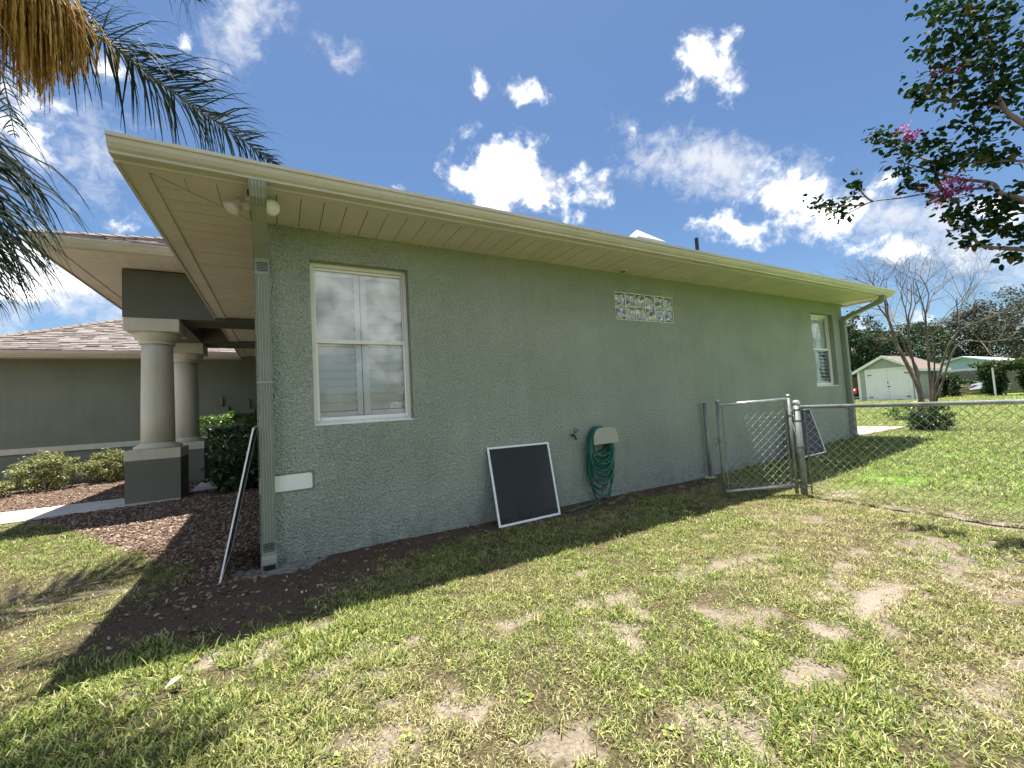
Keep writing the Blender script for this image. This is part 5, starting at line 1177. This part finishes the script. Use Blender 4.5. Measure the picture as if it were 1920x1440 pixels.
def board_fence(name, p0, p1, z0, h, mat, label, step=.15):
    p0, p1 = np.array(p0, float), np.array(p1, float); d = p1-p0; L_ = np.linalg.norm(d); d /= L_; n = np.array([-d[1], d[0]]); r = np.random.default_rng(int(p0[0]*10))
    t = thing(name, (p0[0], p0[1], z0), label, 'fence'); g = G()
    for k in range(int(L_/step)):
        c = p0+d*(k+.5)*step; hh = h+r.uniform(-.03, .03); g.obox((c[0], c[1], z0+hh/2), (d[0], d[1], 0), (n[0], n[1], 0), (0, 0, 1), step/2-.006, .011+r.uniform(0, .004), hh/2)
    obj('boards', g, mat, t, False, 'stuff'); g = G()
    for z_ in (.3, h-.3): g.obox(((p0+p1)/2)[0:2].tolist()+[z0+z_], (d[0], d[1], 0), (n[0], n[1], 0), (0, 0, 1), L_/2, .05, .04)
    obj('rails', g, mat, t)
    for k in range(int(L_/2.4)+1): c = p0+d*k*2.4-n*.05; obj('post', G().box(c[0]-.05, c[0]+.05, c[1]-.05, c[1]+.05, z0-.2, z0+h-.05), mat, t)
board_fence('board_fence', (44, 17.5), (41.5, 10.5), .2, 1.9, M['dark_wood'], 'dark brown board fence left of the shed')
board_fence('board_fence', (44.5, 9.5), (44.5, -6), .2, 1.75, M['fence_wood'], 'weathered grey board fence right of the shed')
def neighbour():
    X0 = 47.; yl = float(at(1752, 690, 0, X0)[1]); yr = float(at(1915, 690, 0, X0)[1]); yp = float(at(1806, 668, 0, X0)[1]); zp = float(at(1806, 668, 0, X0)[2]); ze = zp-.55
    t = thing('neighbour_house', (X0, yp, .2), 'low pale blue building with a white metal roof beyond the grey fence', 'house')
    obj('wall', G().prism([(yr+.4, -.2), (yl-.4, -.2), (yl-.4, ze), (yp, zp-.12), (yr+.4, ze-.3)], 'x', X0, X0+9), M['blue_wall'], t)
    obj('roof', G().prism([(yr, ze-.38), (yp, zp-.11), (yl, ze-.05), (yl, ze+.03), (yp, zp), (yr, ze-.28)], 'x', X0-.5, X0+9.4), M['metal_roof'], t)
    w = obj('window', G().box(X0-.03, X0-.001, yp-.3, yp+.6, 1.5, 2.1), M['shed_white'], t); obj('pane', G().box(X0-.04, X0-.031, yp-.22, yp+.52, 1.58, 2.02), M['dark'], w)
    obj('eave_trim', G().box(X0-.06, X0-.002, yr+.42, yl-.42, ze-.6, ze-.42), M['metal_roof'], t)
neighbour()
def arbor():
    c = at(1880, 742, 0, 38); x, y = 38., float(c[1]); t = thing('vine_arbor', (x, y, .2), 'vine-covered arbor with pale posts at the right end of the yard', 'arbor')
    for dx, dy in ((-.6, .15), (-.6, -1.9), (.8, .25), (.8, -1.9)): obj('post', G().box(x+dx-.04, x+dx+.04, y+dy-.04, y+dy+.04, 0, 2.1), M['shed_white'], t)
    for dx in (-.6, .8): obj('beam', G().box(x+dx-.05, x+dx+.05, y-2.2, y+.8, 2.1, 2.18), M['fence_wood'], t)
    for k in range(9): obj('slat', G().box(x-.9, x+1.1, y-2.1+k*.32, y-2.04+k*.32, 2.181, 2.23), M['fence_wood'], t)
    foliage('vines', t, M['vine'], (x, y-.7, 2.1), (1.0, 1.7, .32), 3600, .17, 71, 1.6, .3, 50); foliage('vines', t, M['vine'], (x+.2, y+.35, 1.1), (.7, .55, .95), 2000, .17, 72, 1.6, .3, 40); foliage('vines', t, M['vine'], (x+.1, y-1.4, 1.1), (.7, .7, .9), 2000, .17, 73, 1.6, .3, 40)
arbor()
def lumber():
    c = at(1830, 738, 0, 41); t = thing('timber_pile', (41, float(c[1]), .2), 'pile of pale timber and boards beside the vine arbor', 'timber pile'); r = np.random.default_rng(9); y = float(c[1])
    for k in range(12):
        a = r.normal(0, .35); d = np.array([math.sin(a), math.cos(a), r.normal(0, .12)]); d /= np.linalg.norm(d); s = np.cross(d, (0, 0, 1)); s /= np.linalg.norm(s)
        obj('plank', G().obox((41+r.normal(0, .35), y+r.normal(0, .35), .3+k*.055), d, s, np.cross(s, d), r.uniform(.7, 1.3), .07, .022), M['timber'], t)
    b = tag(obj('tarp_board', G().obox((40.6, y-.25, .85), (.1, .95, -.25), (.75, 0, .6), (-.6, .2, .75), .42, .35, .015), M['tarp']), 'dark slate board propped on the timber pile', 'board')
    dk = at(1786, 744, 0, 39.5); s = thing('dark_shrub', (39.5, float(dk[1]), .2), 'tall dark shrub at the right corner of the shed', 'shrub'); foliage('leaves', s, M['far'], (39.5, float(dk[1]), 1.0), (.6, .5, .85), 2200, .13, 91, 1.8, .2, 30); obj('stem', G().tube([(39.5, float(dk[1]), .1), (39.5, float(dk[1]), 1.2)], [.05, .02], 7), M['bare_bark'], s)
    for k, (px, py, w, h) in enumerate([(1812, 716, .9, .45), (1836, 718, .8, .5)]):
        c2 = at(px, py, 0, 43.6); s = thing('climbing_shrub', (43.6, float(c2[1]), .2), ['leafy shrub along the grey fence beside the shed', 'leafy shrub along the grey fence beside the arbor'][k], 'shrub'); foliage('leaves', s, M['vine'], (43.6, float(c2[1]), .75), (.5, w, .5), 1500, .16, 95+k, 1.8, .3, 30); obj('stem', G().tube([(43.6, float(c2[1]), .1), (43.6, float(c2[1]), 1.)], [.04, .02], 6), M['bare_bark'], s)
lumber()
def tree(name, c, rad, h0, n, size, mat, label, seed, group=None, nclump=70):
    t = thing(name, (c[0], c[1], .15), label, 'tree', group); r = np.random.default_rng(seed); g = G()
    top = np.array([c[0], c[1], c[2]-rad[2]*.2]); obj('trunk', G().tube(spline([(c[0], c[1], -.2), (c[0]+r.normal(0, .15), c[1]+r.normal(0, .15), h0), tuple(top)], 5), list(np.linspace(.24, .12, 11)), 9), M['bare_bark'], t, True)
    for k in range(5): grow(g, (c[0], c[1], h0+.3*k), (r.normal(0, 1), r.normal(0, 1), .9), min(rad)*.6, .08, 2, r, .6, .1, .7, 4, None, (2, 3), 5)
    obj('limbs', g, M['bare_bark'], t, True)
    foliage('crown', t, mat, c, rad, n, size, seed, 1.7, .45, nclump)
T_ = [('oak_tree', 1900, 590, 66, 'oak', 4.2, 3.6, 'big dull green oak at the right edge behind the arbor'), ('oak_tree', 1835, 612, 66, 'oak', 3.6, 2.7, 'dull green oak above the white roof'), ('oak_tree', 1775, 625, 66, 'oak', 3.6, 2.5, 'dull green oak behind the right side of the shed roof'),
      ('leafy_tree', 1700, 640, 58, 'far', 3.4, 2.3, 'dark green tree behind the shed roof'), ('leafy_tree', 1632, 650, 54, 'far', 3.0, 2.2, 'dark green tree left of the shed peak'), ('leafy_tree', 1596, 628, 50, 'far', 2.4, 2.8, 'tall dark green tree beside the far house corner'), ('oak_tree', 1950, 600, 60, 'oak', 4, 3.4, 'dull green oak cut by the right edge of the picture'), ('leafy_tree', 1560, 640, 56, 'far', 3, 2.8, 'dark green tree mostly hidden by the house corner')]
for k, (nm, px, py, x, mt_, w, h, lab) in enumerate(T_):
    c = at(px, py, 0, x); cz = float(c[2])-h*.25; tree(nm, (x, float(c[1]), max(cz, 2.6)), (w*.9, w, h), 1.6, 5200, .26, M[mt_], lab, 120+k, 'trees behind the back fences', 85)
# lower thicket filling in under the crowns
for k, (px, x, w, lab) in enumerate([(1640, 50, 3, 'dark thicket left of the shed'), (1740, 62, 4, 'dark thicket behind the shed'), (1860, 64, 5, 'dark thicket behind the white roof')]):
    c = at(px, 700, 0, x); s = thing('thicket', (x, float(c[1]), .2), lab, 'shrubs', 'thickets along the back fences'); foliage('leaves', s, M['far'], (x, float(c[1]), 2.2), (1.5, w, 2.0), 4200, .28, 140+k, 1.7, .3, 60); obj('stem', G().tube([(x, float(c[1]), 0), (x, float(c[1]), 2)], [.1, .05], 6), M['bare_bark'], s)
# ---- the street side, seen only as reflections in the windows
for k, (c, rd, lab) in enumerate([((.2, -18, 1.7), (2.2, 2, 1.7), 'young tree across the lawn, seen only mirrored in the near window'), ((5.6, -21, 1.5), (4.2, 2.2, 1.5), 'broad tree across the lawn, mirrored at the right of the near window')]):
    tree('street_tree', c, rd, .8, 11000, .14, M['oak'], lab, 160+k, 'trees mirrored in the windows', 60)
